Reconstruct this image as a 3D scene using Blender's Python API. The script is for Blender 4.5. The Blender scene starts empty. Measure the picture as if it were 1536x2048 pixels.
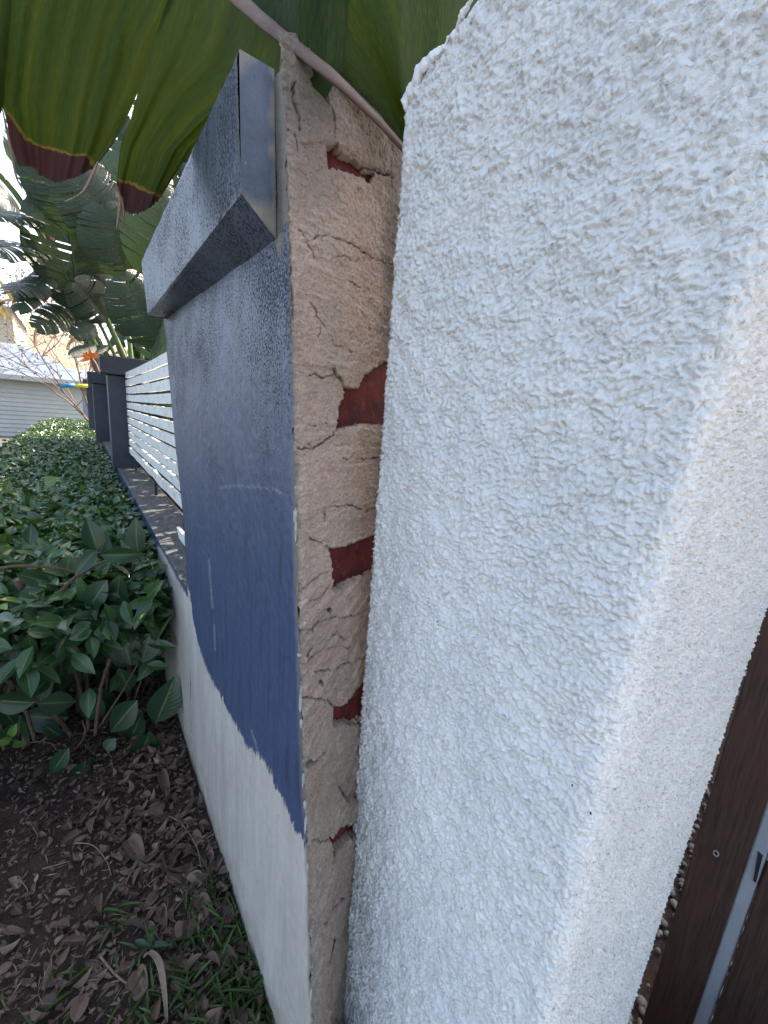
import bpy, bmesh, math, random
import numpy as np
from mathutils import Vector, Matrix, noise
R_ = math.radians
S = bpy.context.scene
COL = S.collection

# ------------------------------------------------------------------ camera
CF, CYAW, CPITCH, CROLL = 820.0, .642, .216, .078
cy, sy, cp, sp = math.cos(CYAW), math.sin(CYAW), math.cos(CPITCH), math.sin(CPITCH)
FW = np.array([sy*cp, cy*cp, -sp]); RT = np.array([cy, -sy, 0.]); UP = np.cross(RT, FW)
RT, UP = math.cos(CROLL)*RT+math.sin(CROLL)*UP, -math.sin(CROLL)*RT+math.cos(CROLL)*UP
cam = bpy.data.objects.new('camera', bpy.data.cameras.new('camera')); COL.objects.link(cam)
cam.matrix_world = Matrix(((RT[0], UP[0], -FW[0], 0), (RT[1], UP[1], -FW[1], 0), (RT[2], UP[2], -FW[2], 0), (0, 0, 0, 1)))
cam.data.sensor_fit = 'VERTICAL'; cam.data.sensor_height = 36; cam.data.lens = CF/2048*36
cam.data.clip_start = .01; cam.data.clip_end = 600
S.camera = cam

# ------------------------------------------------------------------ light
SUN_AZ, SUN_EL = R_(62), R_(44)          # azimuth clockwise from +Y
w = bpy.data.worlds.new("World"); S.world = w; w.use_nodes = True
nt = w.node_tree; bg = nt.nodes['Background']; wb = nt.nodes.new('ShaderNodeMix'); wb.data_type = 'RGBA'; wb.blend_type = 'MULTIPLY'; wb.inputs[0].default_value = 1; wb.inputs[7].default_value = (1, .915, .79, 1)
sky = nt.nodes.new('ShaderNodeTexSky'); sky.sky_type = 'NISHITA'; sky.sun_disc = False
sky.sun_elevation = SUN_EL; sky.sun_rotation = SUN_AZ; sky.dust_density = 3.0; sky.air_density = .8; sky.ozone_density = .8
nt.links.new(sky.outputs[0], wb.inputs[6]); nt.links.new(wb.outputs[2], bg.inputs[0]); bg.inputs[1].default_value = .15
sd = bpy.data.lights.new('sun', 'SUN'); sd.energy = 3.2; sd.angle = R_(.6); sd.color = (1, .90, .76)
sun = bpy.data.objects.new('sun', sd); COL.objects.link(sun)
d = Vector((math.sin(SUN_AZ)*math.cos(SUN_EL), math.cos(SUN_AZ)*math.cos(SUN_EL), math.sin(SUN_EL)))
sun.rotation_euler = d.to_track_quat('Z', 'Y').to_euler()
S.view_settings.view_transform = 'Standard'; S.view_settings.look = 'None'
S.view_settings.exposure = 2.5; S.view_settings.gamma = 1

# ------------------------------------------------------------------ helpers
def ray(x, y): return FW + RT*(x-768)/CF - UP*(y-1024)/CF
def at(x, y, ax, v):
    q = ray(x, y); return q*v/q[ax]
def project(P):
    P = np.asarray(P, float); z = P@FW
    return np.stack([768+CF*(P@RT)/z, 1024-CF*(P@UP)/z], -1)
def tag(o, label=None, cat=None, group=None, kind=None):
    if label: o['label'] = label
    if cat: o['category'] = cat
    if group: o['group'] = group
    if kind: o['kind'] = kind
    return o
def mesh(name, V, F, mat, parent=None, smooth=False, attrs=None, uv=None):
    me = bpy.data.meshes.new(name)
    me.from_pydata([tuple(map(float, v)) for v in V], [], [tuple(map(int, f)) for f in F])
    if smooth: me.polygons.foreach_set('use_smooth', [True]*len(me.polygons))
    for k, a in (attrs or {}).items():
        at_ = me.attributes.new(k, 'FLOAT', 'POINT'); at_.data.foreach_set('value', np.asarray(a, np.float32))
    if uv is not None:
        l = me.uv_layers.new(name='UVMap'); idx = np.zeros(len(me.loops), np.int32); me.loops.foreach_get('vertex_index', idx)
        l.data.foreach_set('uv', np.asarray(uv, np.float32)[idx].ravel())
    me.materials.append(mat); me.update()
    o = bpy.data.objects.new(name, me); COL.objects.link(o)
    if parent: o.parent = parent
    return o
def empty(name, loc=(0, 0, 0)):
    o = bpy.data.objects.new(name, None); COL.objects.link(o); o.location = loc; o.empty_display_size = .1
    return o
def adopt(parent, *kids):
    bpy.context.view_layer.update()
    for k in kids:
        k.parent = parent; k.matrix_parent_inverse = Matrix.Translation(-Vector(parent.location))
class MB:
    def __init__(s): s.V = []; s.F = []
    def add(s, V, F):
        n = len(s.V); s.V += [tuple(v) for v in V]; s.F += [tuple(i+n for i in f) for f in F]
    def box(s, a, b):
        (x0, y0, z0), (x1, y1, z1) = a, b
        s.add([(x0, y0, z0), (x1, y0, z0), (x1, y1, z0), (x0, y1, z0), (x0, y0, z1), (x1, y0, z1), (x1, y1, z1), (x0, y1, z1)],
              [(0, 3, 2, 1), (4, 5, 6, 7), (0, 1, 5, 4), (1, 2, 6, 5), (2, 3, 7, 6), (3, 0, 4, 7)])
    def tube(s, pts, rad, n=8, cap=True):
        pts = [Vector([float(c) for c in p]) for p in pts]; m = len(pts); base = len(s.V)
        rad = [float(x) for x in rad] if hasattr(rad, "__len__") else [rad]*m
        prev = None
        for i, p in enumerate(pts):
            t = (pts[min(i+1, m-1)]-pts[max(i-1, 0)]).normalized()
            a = prev or Vector((0, 0, 1)).cross(t)
            if a.length < 1e-3: a = Vector((1, 0, 0)).cross(t)
            a = (a-a.dot(t)*t).normalized(); prev = a; b = t.cross(a)
            for k in range(n):
                an = 2*math.pi*k/n; s.V.append(tuple(p+rad[i]*(math.cos(an)*a+math.sin(an)*b)))
        for i in range(m-1):
            for k in range(n):
                s.F.append((base+i*n+k, base+i*n+(k+1) % n, base+(i+1)*n+(k+1) % n, base+(i+1)*n+k))
        if cap: s.F.append(tuple(base+k for k in range(n))[::-1]); s.F.append(tuple(base+(m-1)*n+k for k in range(n)))
    def obj(s, name, mat, parent=None, smooth=False, bevel=0):
        o = mesh(name, s.V, s.F, mat, parent, smooth)
        if bevel:
            m = o.modifiers.new('b', 'BEVEL'); m.width = bevel; m.segments = 2; m.limit_method = 'ANGLE'
        return o
def spline(pts, n):
    """Catmull-Rom through pts -> n samples"""
    P = np.array(pts, float); m = len(P); out = []
    for i in range(n):
        t = i/(n-1)*(m-1); k = min(int(t), m-2); f = t-k
        p0, p1, p2, p3 = P[max(k-1, 0)], P[k], P[k+1], P[min(k+2, m-1)]
        out.append(.5*((2*p1)+(-p0+p2)*f+(2*p0-5*p1+4*p2-p3)*f*f+(-p0+3*p1-3*p2+p3)*f**3))
    return np.array(out)
def resample(pts, n):
    P = np.array(pts, float); L = np.r_[0, np.cumsum(np.linalg.norm(np.diff(P, axis=0), axis=1))]
    t = np.linspace(0, L[-1], n)
    return np.stack([np.interp(t, L, P[:, i]) for i in range(P.shape[1])], -1)
def seg_dist(P, line):
    P = np.asarray(P, float); D = np.full(len(P), 1e9)
    for a, b in zip(line[:-1], line[1:]):
        a = np.array(a, float); b = np.array(b, float); ab = b-a
        t = np.clip(((P-a)@ab)/max(ab@ab, 1e-12), 0, 1)
        D = np.minimum(D, np.linalg.norm(P-a-t[:, None]*ab, axis=1))
    return D
def inside(P, poly):
    P = np.asarray(P, float); x, y = P[:, 0], P[:, 1]; c = np.zeros(len(P), bool); n = len(poly)
    for i in range(n):
        x0, y0 = poly[i]; x1, y1 = poly[(i+1) % n]
        m = ((y0 > y) != (y1 > y)); xi = (x1-x0)*(y-y0)/((y1-y0) or 1e-9)+x0
        c ^= m & (x < xi)
    return c
def sdist(P, poly):
    dd = seg_dist(P, list(poly)+[poly[0]]); return np.where(inside(P, poly), -dd, dd)
def nz(P, sc, seed=0, oct=1):
    out = np.zeros(len(P)); off = Vector((seed*7.13, seed*3.7, seed*1.9))
    for i, p in enumerate(P):
        v = Vector((float(p[0]), float(p[1]), float(p[2])))*sc+off
        out[i] = noise.noise(v) if oct == 1 else noise.fractal(v, 1.0, 2.0, oct)
    return out
def _h(i, j, k):
    n = (i.astype(np.int64)*374761393+j.astype(np.int64)*668265263+k*974634777) & 0x7fffffff
    n = ((n ^ (n >> 13))*1274126177) & 0x7fffffff
    n = ((n ^ (n >> 15))*1911520717) & 0x7fffffff
    return ((n ^ (n >> 14)) & 0xffffff)/0xffffff
def pn(x, y, sc, seed=0):           # 2-D gradient noise, about -1..1
    x = x*sc+seed*17.3; y = y*sc+seed*5.1; i = np.floor(x); j = np.floor(y); u = x-i; v = y-j
    def g(a, b):
        t = _h(i+a, j+b, seed)*2*math.pi; return np.cos(t)*(u-a)+np.sin(t)*(v-b)
    f = u*u*u*(u*(u*6-15)+10); h = v*v*v*(v*(v*6-15)+10)
    return 1.5*((g(0, 0)*(1-f)+g(1, 0)*f)*(1-h)+(g(0, 1)*(1-f)+g(1, 1)*f)*h)
def vor(x, y, sc, seed=0):          # distance to the nearest cell point
    x = x*sc; y = y*sc; i = np.floor(x); j = np.floor(y); D = np.full(x.shape, 9.)
    for a in (-1, 0, 1):
        for b in (-1, 0, 1):
            D = np.minimum(D, (i+a+.1+.8*_h(i+a, j+b, seed)-x)**2+(j+b+.1+.8*_h(i+a, j+b, seed+7)-y)**2)
    return np.sqrt(D)
def fastmesh(name, V, F, mat, attrs=None):
    me = bpy.data.meshes.new(name); V = np.asarray(V, np.float32); F = np.asarray(F, np.int32); k = F.shape[1]
    me.vertices.add(len(V)); me.vertices.foreach_set('co', V.ravel()); me.loops.add(F.size); me.loops.foreach_set('vertex_index', F.ravel())
    me.polygons.add(len(F)); me.polygons.foreach_set('loop_start', np.arange(len(F), dtype=np.int32)*k); me.polygons.foreach_set('loop_total', np.full(len(F), k, np.int32))
    me.polygons.foreach_set('use_smooth', np.ones(len(F), bool)); me.update(calc_edges=True)
    for n_, a in (attrs or {}).items():
        t = me.attributes.new(n_, 'FLOAT', 'POINT'); t.data.foreach_set('value', np.asarray(a, np.float32))
    me.materials.append(mat); o = bpy.data.objects.new(name, me); COL.objects.link(o); return o
def gridF(nu, nv):      # nu columns (fast), nv rows
    i = np.arange(nu-1); j = np.arange(nv-1); J, I = np.meshgrid(j, i, indexing='ij'); a = (J*nu+I).ravel()
    return np.stack([a, a+1, a+nu+1, a+nu], -1)

# ------------------------------------------------------------------ materials
class M:
    def __init__(s, name, rough=.8, spec=.5):
        s.m = bpy.data.materials.new(name); s.m.use_nodes = True; s.nt = s.m.node_tree
        s.b = s.nt.nodes['Principled BSDF']; s.b.inputs['Roughness'].default_value = rough
        s.b.inputs['Specular IOR Level'].default_value = spec
        s.tc = s.nt.nodes.new('ShaderNodeTexCoord'); s.co = s.tc.outputs['Object']
    def lk(s, a, b): s.nt.links.new(a, b)
    def inp(s, node, k, v):
        if hasattr(v, 'is_output'): s.lk(v, node.inputs[k])
        elif v is not None: node.inputs[k].default_value = v
    def map(s, scale=(1, 1, 1), rot=(0, 0, 0), co=None, loc=(0, 0, 0)):
        n = s.nt.nodes.new('ShaderNodeMapping'); s.lk(co or s.co, n.inputs[0])
        n.inputs['Scale'].default_value = scale; n.inputs['Rotation'].default_value = rot; n.inputs['Location'].default_value = loc
        return n.outputs[0]
    def noise(s, scale, detail=3, rough=.5, dist=0, co=None):
        n = s.nt.nodes.new('ShaderNodeTexNoise'); s.lk(co or s.co, n.inputs['Vector'])
        n.inputs['Scale'].default_value = scale; n.inputs['Detail'].default_value = detail
        n.inputs['Roughness'].default_value = rough; n.inputs['Distortion'].default_value = dist
        return n.outputs['Fac']
    def voro(s, scale, feature='F1', co=None, out='Distance', rnd=1, smooth=None):
        n = s.nt.nodes.new('ShaderNodeTexVoronoi'); n.feature = feature; s.lk(co or s.co, n.inputs['Vector'])
        n.inputs['Scale'].default_value = scale; n.inputs['Randomness'].default_value = rnd
        if smooth is not None: n.inputs['Smoothness'].default_value = smooth
        return n.outputs[out]
    def ramp(s, fac, stops, interp='LINEAR'):
        n = s.nt.nodes.new('ShaderNodeValToRGB'); s.lk(fac, n.inputs[0]); e = n.color_ramp; e.interpolation = interp
        while len(e.elements) < len(stops): e.elements.new(.5)
        for el, (p, c) in zip(e.elements, stops):
            el.position = p; el.color = (c, c, c, 1) if not hasattr(c, '__len__') else (*c, 1)
        return n.outputs[0]
    def mix(s, fac, a, b, mode='MIX'):
        n = s.nt.nodes.new('ShaderNodeMix'); n.data_type = 'RGBA'; n.blend_type = mode
        for k, v in ((0, fac), (6, a), (7, b)):
            if isinstance(v, tuple): v = (*v, 1)
            s.inp(n, k, v)
        return n.outputs[2]
    def math(s, op, a, b=None, c=None, clamp=False):
        n = s.nt.nodes.new('ShaderNodeMath'); n.operation = op; n.use_clamp = clamp
        s.inp(n, 0, a); s.inp(n, 1, b); s.inp(n, 2, c)
        return n.outputs[0]
    def attr(s, name):
        n = s.nt.nodes.new('ShaderNodeAttribute'); n.attribute_name = name; return n.outputs['Fac']
    def sep(s, co=None):
        n = s.nt.nodes.new('ShaderNodeSeparateXYZ'); s.lk(co or s.co, n.inputs[0]); return n.outputs
    def bump(s, h, strength=1, dist=.002, nrm=None):
        n = s.nt.nodes.new('ShaderNodeBump'); s.lk(h, n.inputs['Height']); n.inputs['Strength'].default_value = strength
        n.inputs['Distance'].default_value = dist
        if nrm: s.lk(nrm, n.inputs['Normal'])
        s.lk(n.outputs[0], s.b.inputs['Normal']); return n.outputs[0]
    def col(s, c):
        s.inp(s.b, 'Base Color', (*c, 1) if isinstance(c, tuple) else c); return s

def m_white():
    m = M('white_stucco', .55, .35)
    x = m.sep()
    w1 = m.noise(7, 2); warp = m.nt.nodes.new('ShaderNodeVectorMath'); warp.operation = 'MULTIPLY_ADD'
    nn = m.nt.nodes.new('ShaderNodeTexNoise'); nn.inputs['Scale'].default_value = 45; nn.inputs['Detail'].default_value = 2; m.lk(m.co, nn.inputs['Vector'])
    m.lk(nn.outputs['Color'], warp.inputs[0]); warp.inputs[1].default_value = (.012, .012, .012); m.lk(m.co, warp.inputs[2])
    co = warp.outputs[0]
    a = m.voro(66, 'SMOOTH_F1', co=co, smooth=.3)
    a = m.ramp(a, [(0, 1), (.45, .62), (.8, 0)])
    b = m.noise(105, 4, .6, .4, co=co)
    c = m.noise(60, 2, .5, .2)
    hc = m.math('ADD', m.math('MULTIPLY', a, .5), m.math('ADD', m.math('MULTIPLY', m.ramp(b, [(.35, 0), (.62, 1)]), .45), m.math('MULTIPLY', c, .9)))
    f = m.math('ADD', m.math('MULTIPLY', m.noise(150, 4, .65, .3), 1.3), m.math('MULTIPLY', m.voro(125, 'SMOOTH_F1', smooth=.4), -1.0))
    fine = m.ramp(m.math('ADD', x[0], m.math('MULTIPLY', m.noise(30, 2), .03)), [(.5+.010, 0), (.5+.06, 1)])
    n = m.nt.nodes.new('ShaderNodeMix'); m.lk(fine, n.inputs[0]); m.lk(hc, n.inputs[2]); m.lk(m.math('MULTIPLY', f, .9), n.inputs[3])
    m.bump(n.outputs[0], .9, .0045)
    c0 = m.mix(m.ramp(w1, [(.3, 0), (.7, 1)]), (.72, .705, .69), (.65, .645, .64))
    dirt = m.ramp(m.noise(3, 5, .6, co=m.map((1, 1, .4))), [(.55, 0), (.8, .25)])
    m.col(m.mix(dirt, c0, (.48, .44, .38)))
    return m.m
def m_blue(dark=False):
    """slate blue masonry paint over render; attr 'bare' >0 where the paint stops"""
    m = M('blue_paint', .42, .5)
    sdv = m.attr('bare')
    brush = m.noise(22, 5, .7, co=m.map((1, 8, .8), (R_(14), 0, 0)))
    e = m.math('ADD', sdv, m.math('MULTIPLY', m.math('SUBTRACT', brush, .5), .085))
    e = m.math('ADD', e, m.math('MULTIPLY', m.math('SUBTRACT', m.noise(34, 3, .7, co=m.map((1, 1.6, 1))), .5), .05))
    k = m.ramp(m.math('MULTIPLY_ADD', e, 30, .5), [(.42, 0), (.58, 1)])
    pits = m.noise(190, 3, .62)
    zone = m.noise(2.6, 3, .6)
    zz = m.sep()[2]
    amt = m.math('ADD', m.math('SUBTRACT', m.math('MULTIPLY', zone, .60), .15), m.ramp(m.math('ADD', m.math('MULTIPLY_ADD', zz, .8, .5), m.math('MULTIPLY', m.noise(9, 2, co=m.map((1, 3, .5))), .25)), [(.2, .0), (.72, .17)]))
    speck = m.math('GREATER_THAN', m.math('ADD', amt, m.math('SUBTRACT', pits, m.math('MULTIPLY', m.attr('nospeck'), .5))), .865)
    mold = m.ramp(m.math('ADD', m.noise(9, 5, .72, co=m.map((1, 2.4, .8), (R_(-20), 0, 0))), m.math('MULTIPLY_ADD', zz, .28, -.04)), [(.52, 0), (.64, .75)])
    streak = m.ramp(m.noise(14, 3, .6, co=m.map((1, 4, .35))), [(.5, 0), (.72, 1)])
    base = m.mix(m.noise(5, 4, .6), (.045, .066, .135), (.060, .086, .16))
    base = m.mix(m.attr('nospeck'), base, (.028, .035, .05))  # coping end mixed to a darker, plain tone
    base = m.mix(m.math('ADD', m.math('MULTIPLY', m.attr('fade_sheen'), .75), m.ramp(m.math('MULTIPLY_ADD', zz, 1, .5), [(.25, 0), (.75, .4)]), clamp=True), base, (.115, .135, .18))  # lighter towards the top and on the coping: fading plus painted sky sheen
    base = m.mix(m.math('MULTIPLY', streak, .65), base, (.025, .034, .058))
    base = m.mix(m.math('MULTIPLY', mold, m.ramp(m.noise(110, 4, .7), [(.38, .25), (.6, 1)])), base, (.028, .036, .055))
    base = m.mix(m.math('MULTIPLY', speck, .92), base, (.008, .010, .018))
    wd = m.math('GREATER_THAN', m.noise(120, 2, .5, co=m.map((1, 1, .45))), .80)
    base = m.mix(m.math('MULTIPLY', wd, .8), base, (.5, .52, .55))
    scr = m.attr('scratch')
    base = m.mix(m.math('MULTIPLY', scr, m.ramp(m.noise(160, 2), [(.4, 0), (.6, .8)])), base, (.3, .33, .38))
    conc = m.mix(m.noise(20, 5, .65, co=m.map((1, 2.6, .35), (R_(8), 0, 0))), (.53, .49, .45), (.36, .33, .30))
    conc = m.mix(m.ramp(m.noise(7, 5, .6, co=m.map((1, 3, .3))), [(.5, 0), (.75, .5)]), conc, (.26, .24, .225))
    conc = m.mix(m.math('MULTIPLY', m.math('GREATER_THAN', m.noise(140, 2), .76), .5), conc, (.45, .46, .47))
    gz = m.math('SUBTRACT', zz, -1.5)
    spl = m.ramp(m.math('ADD', m.math('MULTIPLY', gz, 2.2), m.math('MULTIPLY', m.noise(16, 5, .7), .9)), [(.38, .75), (.72, 0)])
    conc = m.mix(spl, conc, m.mix(m.noise(60, 3), (.14, .11, .09), (.26, .22, .19)))
    conc = m.mix(m.ramp(m.noise(4, 5, .65, co=m.map((1, 2.2, .5))), [(.42, 0), (.66, .5)]), conc, (.30, .265, .24))
    conc = m.mix(m.math('GREATER_THAN', m.noise(75, 3, .6), .72), conc, (.12, .11, .10))
    brown = m.attr('mortar')
    full = m.mix(k, base, conc)
    full = m.mix(brown, full, m.mix(m.noise(60, 4), (.10, .09, .075), (.2, .17, .14)))
    m.col(full)
    m.lk(m.math('MULTIPLY_ADD', k, .4, m.math('MULTIPLY_ADD', speck, .35, .40)), m.b.inputs['Roughness'])
    h = m.math('ADD', m.math('MULTIPLY', m.noise(260, 3, .6), .7), m.math('MULTIPLY', m.noise(45, 3), .5))
    h = m.math('SUBTRACT', h, m.math('MULTIPLY', speck, .5))
    h = m.math('SUBTRACT', h, m.math('MULTIPLY', k, .6))
    m.bump(h, .75, .0018)
    return m.m
def m_render():
    m = M('sandy_render', .95, .2)
    p = m.noise(5, 4, .6)
    c = m.mix(m.ramp(p, [(.35, 0), (.65, 1)]), (.58, .45, .365), (.54, .395, .325))
    c = m.mix(m.ramp(m.noise(16, 5, .65), [(.45, 0), (.72, .7)]), c, (.45, .37, .30))
    c = m.mix(m.attr('tone_shade'), c, m.mix(m.noise(35, 5, .7), (.055, .05, .038), (.19, .17, .135)))  # darker tone, including shade painted in along the wall gap
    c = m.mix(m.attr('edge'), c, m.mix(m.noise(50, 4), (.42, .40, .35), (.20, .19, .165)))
    c = m.mix(m.ramp(m.noise(300, 3, .65), [(.54, 0), (.66, .6)]), c, (.16, .125, .10))
    c = m.mix(m.ramp(m.noise(45, 5, .75, co=m.map((1, 1, 2.2))), [(.52, 0), (.68, .55)]), c, (.27, .21, .165))
    c = m.mix(m.attr('crack'), c, (.035, .028, .022))
    c = m.mix(m.attr('redstain'), c, (.30, .12, .085))
    m.col(c)
    c0_ = c
    h = m.math('ADD', m.noise(210, 4, .7), m.math('MULTIPLY', m.noise(60, 5, .68, .8, co=m.map((1, 1, 1.7))), 2.2))
    m.bump(h, 1, .0042)
    return m.m
def m_brick():
    m = M('red_brick', .7, .12)
    c = m.mix(m.ramp(m.noise(16, 5, .7), [(.35, 0), (.65, 1)]), (.15, .026, .021), (.05, .012, .014))
    c = m.mix(m.ramp(m.noise(60, 4, .7), [(.55, 0), (.75, .5)]), c, (.11, .055, .06))
    c = m.mix(m.math('GREATER_THAN', m.noise(230, 2), .76), c, (.26, .18, .15)); c = m.mix(m.ramp(m.noise(38, 6, .8), [(.56, 0), (.72, .55)]), c, (.24, .15, .12))
    m.col(c); m.bump(m.noise(120, 3), .4, .001); return m.m
def m_plain(name, c1, c2, sc=20, rough=.8, bump=.3, bs=120, bd=.001, stretch=(1, 1, 1), spec=.4):
    m = M(name, rough, spec); co = m.map(stretch)
    m.col(m.mix(m.ramp(m.noise(sc, 5, .6, co=co), [(.3, 0), (.7, 1)]), c1, c2))
    m.bump(m.noise(bs, 4, .6, co=co), bump, bd); return m.m
def m_leaf(name, c1, c2, c3, rough=.35, trans=.25, veins=True):
    m = M(name, rough, .5)
    t = m.attr('tint')
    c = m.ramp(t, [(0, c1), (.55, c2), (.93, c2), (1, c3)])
    c = m.mix(m.math('MULTIPLY', m.noise(30, 3), .5), c, c1)
    if veins == 'rib':
        uv = m.sep(m.tc.outputs['UV']); cb = m.nt.nodes.new('ShaderNodeCombineXYZ')
        m.lk(m.math('MULTIPLY', uv[0], .4), cb.inputs[0]); m.lk(m.math('SUBTRACT', uv[1], m.math('MULTIPLY', m.math('ABSOLUTE', m.math('SUBTRACT', uv[0], .5)), .25)), cb.inputs[1])
        vv = m.noise(55, 3, .6, co=cb.outputs[0]); c = m.mix(m.ramp(vv, [(.4, 0), (.65, .6)]), c, (.035, .06, .028)); m.bump(vv, .8, .012)
    elif veins:
        uv = m.sep(m.tc.outputs['UV'])
        mid = m.ramp(m.math('ABSOLUTE', m.math('SUBTRACT', uv[0], .5)), [(0, 1), (.05, 0)])
        side = m.math('SINE', m.math('MULTIPLY', m.math('SUBTRACT', uv[1], m.math('MULTIPLY', m.math('ABSOLUTE', m.math('SUBTRACT', uv[0], .5)), .6)), 60))
        c = m.mix(m.math('MULTIPLY', mid, .45), c, (.22, .30, .10))
        m.bump(m.math('ADD', m.math('MULTIPLY', side, .25), mid), .35, .0015)
    m.col(c)
    tr = m.nt.nodes.new('ShaderNodeBsdfTranslucent'); mx = m.nt.nodes.new('ShaderNodeMixShader')
    m.lk(m.mix(.5, c, (.12, .22, .02)), tr.inputs[0]); mx.inputs[0].default_value = trans
    m.lk(m.b.outputs[0], mx.inputs[1]); m.lk(tr.outputs[0], mx.inputs[2])
    m.lk(mx.outputs[0], m.nt.nodes['Material Output'].inputs[0])
    return m.m
def m_bigleaf():
    m = M('banana_leaf', .6, .12)
    uv = m.sep(m.tc.outputs['UV'])
    comb = m.nt.nodes.new('ShaderNodeCombineXYZ'); m.lk(uv[0], comb.inputs[0]); m.lk(m.math('MULTIPLY', uv[1], .06), comb.inputs[1])
    band = m.noise(9, 2, .5, co=comb.outputs[0]); fine = m.noise(90, 2, .5, co=comb.outputs[0])
    c = m.mix(m.ramp(band, [(.42, 0), (.47, .45), (.55, .5), (.60, 1)]), (.016, .032, .005), (.024, .040, .006))
    c = m.mix(m.ramp(fine, [(.42, 0), (.62, .7)]), c, (.008, .020, .004)); c = m.mix(m.ramp(m.noise(260, 2, .5, co=comb.outputs[0]), [(.5, 0), (.64, .4)]), c, (.06, .085, .015)); c = m.mix(m.ramp(m.noise(22, 5, .7), [(.6, 0), (.72, .5)]), c, (.07, .06, .02))
    spot = m.attr('spot')
    nec = m.attr('nec')
    e = m.math('ADD', nec, m.math('MULTIPLY', m.math('SUBTRACT', m.noise(38, 5, .7), .5), .045))
    kk = m.math('MULTIPLY_ADD', e, 40, .5)
    c = m.mix(m.ramp(kk, [(.05, 0), (.36, .9), (.5, 1)]), c, (.20, .12, .02))
    c = m.mix(m.ramp(kk, [(.46, 0), (.6, 1)]), c, m.mix(m.noise(25, 4), (.060, .026, .026), (.028, .014, .016)))
    c = m.mix(m.math('MULTIPLY', m.math('GREATER_THAN', m.math('MULTIPLY_ADD', spot, .35, m.noise(150, 4, .7)), .82), .92), c, (.010, .008, .008))
    m.col(c)
    vf = m.noise(320, 2, .5, co=comb.outputs[0]); m.bump(m.math('ADD', m.math('ADD', m.math('MULTIPLY', fine, .8), vf), m.math('MULTIPLY', m.noise(200, 2), .5)), .5, .0012)
    tr = m.nt.nodes.new('ShaderNodeBsdfTranslucent'); mx = m.nt.nodes.new('ShaderNodeMixShader')
    m.lk(m.mix(m.ramp(kk, [(.3, 0), (.6, 1)]), m.mix(m.ramp(band, [(.4, 0), (.6, 1)]), (.05, .085, .004), (.095, .13, .006)), (.05, .018, .012)), tr.inputs[0])
    mx.inputs[0].default_value = .17
    m.lk(m.b.outputs[0], mx.inputs[1]); m.lk(tr.outputs[0], mx.inputs[2]); m.lk(mx.outputs[0], m.nt.nodes['Material Output'].inputs[0])
    return m.m
def m_soil():
    m = M('soil', .95, .2)
    c = m.mix(m.noise(40, 5, .7), (.026, .017, .013), (.075, .050, .038))
    c = m.mix(m.ramp(m.noise(220, 3, .7), [(.58, 0), (.7, .6)]), c, (.16, .115, .09))
    far = m.ramp(m.math('MULTIPLY', m.sep()[1], .05), [(.45, 0), (.8, 1)])
    c = m.mix(far, c, m.mix(m.noise(.8, 4), (.20, .19, .17), (.12, .15, .07)))
    m.col(c); m.bump(m.math('ADD', m.noise(90, 5, .75), m.math('MULTIPLY', m.voro(160), .6)), 1, .006); return m.m
def m_wood():
    m = M('gate_timber', .55, .4)
    g = m.noise(26, 5, .65, .3, co=m.map((1, 5, .22)))
    c = m.mix(m.ramp(g, [(.3, 0), (.7, 1)]), (.020, .011, .009), (.072, .038, .029))
    c = m.mix(m.ramp(m.noise(5, 3), [(.5, 0), (.7, .5)]), c, (.065, .026, .02))
    m.col(c); m.bump(g, .6, .002); return m.m
def m_slat():
    m = M('white_slat', .5, .4)
    s = m.ramp(m.math('MULTIPLY', m.noise(9, 4, .65, co=m.map((1, 1, 3))), m.noise(45, 3, co=m.map((1, 1, .15)))), [(.24, 0), (.42, .75)])
    c = m.mix(s, (.66, .67, .66), (.30, .32, .17)); m.col(c)
    m.bump(m.noise(40, 3, co=m.map((1, .2, 3))), .3, .002); return m.m
def m_ledge():
    m = M('weathered_coping', .7, .4)
    c = m.mix(m.ramp(m.noise(14, 5, .7, co=m.map((2.5, 1, 1))), [(.38, 0), (.62, 1)]), (.03, .034, .042), (.10, .10, .098))
    c = m.mix(m.ramp(m.noise(70, 4, .7), [(.60, 0), (.68, .7)]), c, (.3, .31, .3)); m.col(c)
    m.bump(m.noise(90, 5, .7), .8, .003); return m.m

MAT = dict(white=m_white(), blue=m_blue(), render=m_render(), brick=m_brick(), bigleaf=m_bigleaf(), soil=m_soil(), wood=m_wood(), slat=m_slat(), ledge=m_ledge())
MAT['mortar'] = m_plain('mortar', (.22, .19, .15), (.12, .10, .085), 30, .95, .8, 150, .003)
MAT['chip'] = m_plain('plaster_chip', (.42, .42, .41), (.22, .22, .21), 60, .8, .5, 300, .001)
MAT['midrib'] = m_plain('midrib', (.17, .11, .085), (.09, .055, .045), 14, .6, .5, 60, .002, (1, 1, 1))
MAT['leaf'] = m_leaf('hedge_leaf', (.016, .044, .016), (.046, .105, .032), (.15, .25, .045), .27, .15)
MAT['shrubleaf'] = m_leaf('shrub_leaf', (.012, .035, .017), (.022, .058, .022), (.10, .18, .03), .35, .12)
MAT['paddle'] = m_leaf('paddle_leaf', (.006, .018, .011), (.014, .034, .016), (.035, .07, .02), .36, .08, veins='rib')
MAT['bark'] = m_plain('bark', (.13, .085, .055), (.06, .042, .03), 30, .9, .8, 90, .004)
MAT['twig'] = m_plain('dry_twig', (.28, .20, .14), (.16, .11, .08), 40, .85, .5, 150, .001)
MAT['petiole'] = m_plain('petiole', (.16, .23, .08), (.09, .15, .05), 14, .45, .2, 60, .001)
MAT['redstem'] = m_plain('red_stem', (.17, .075, .06), (.08, .04, .035), 12, .7, .5, 60, .003)
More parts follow.
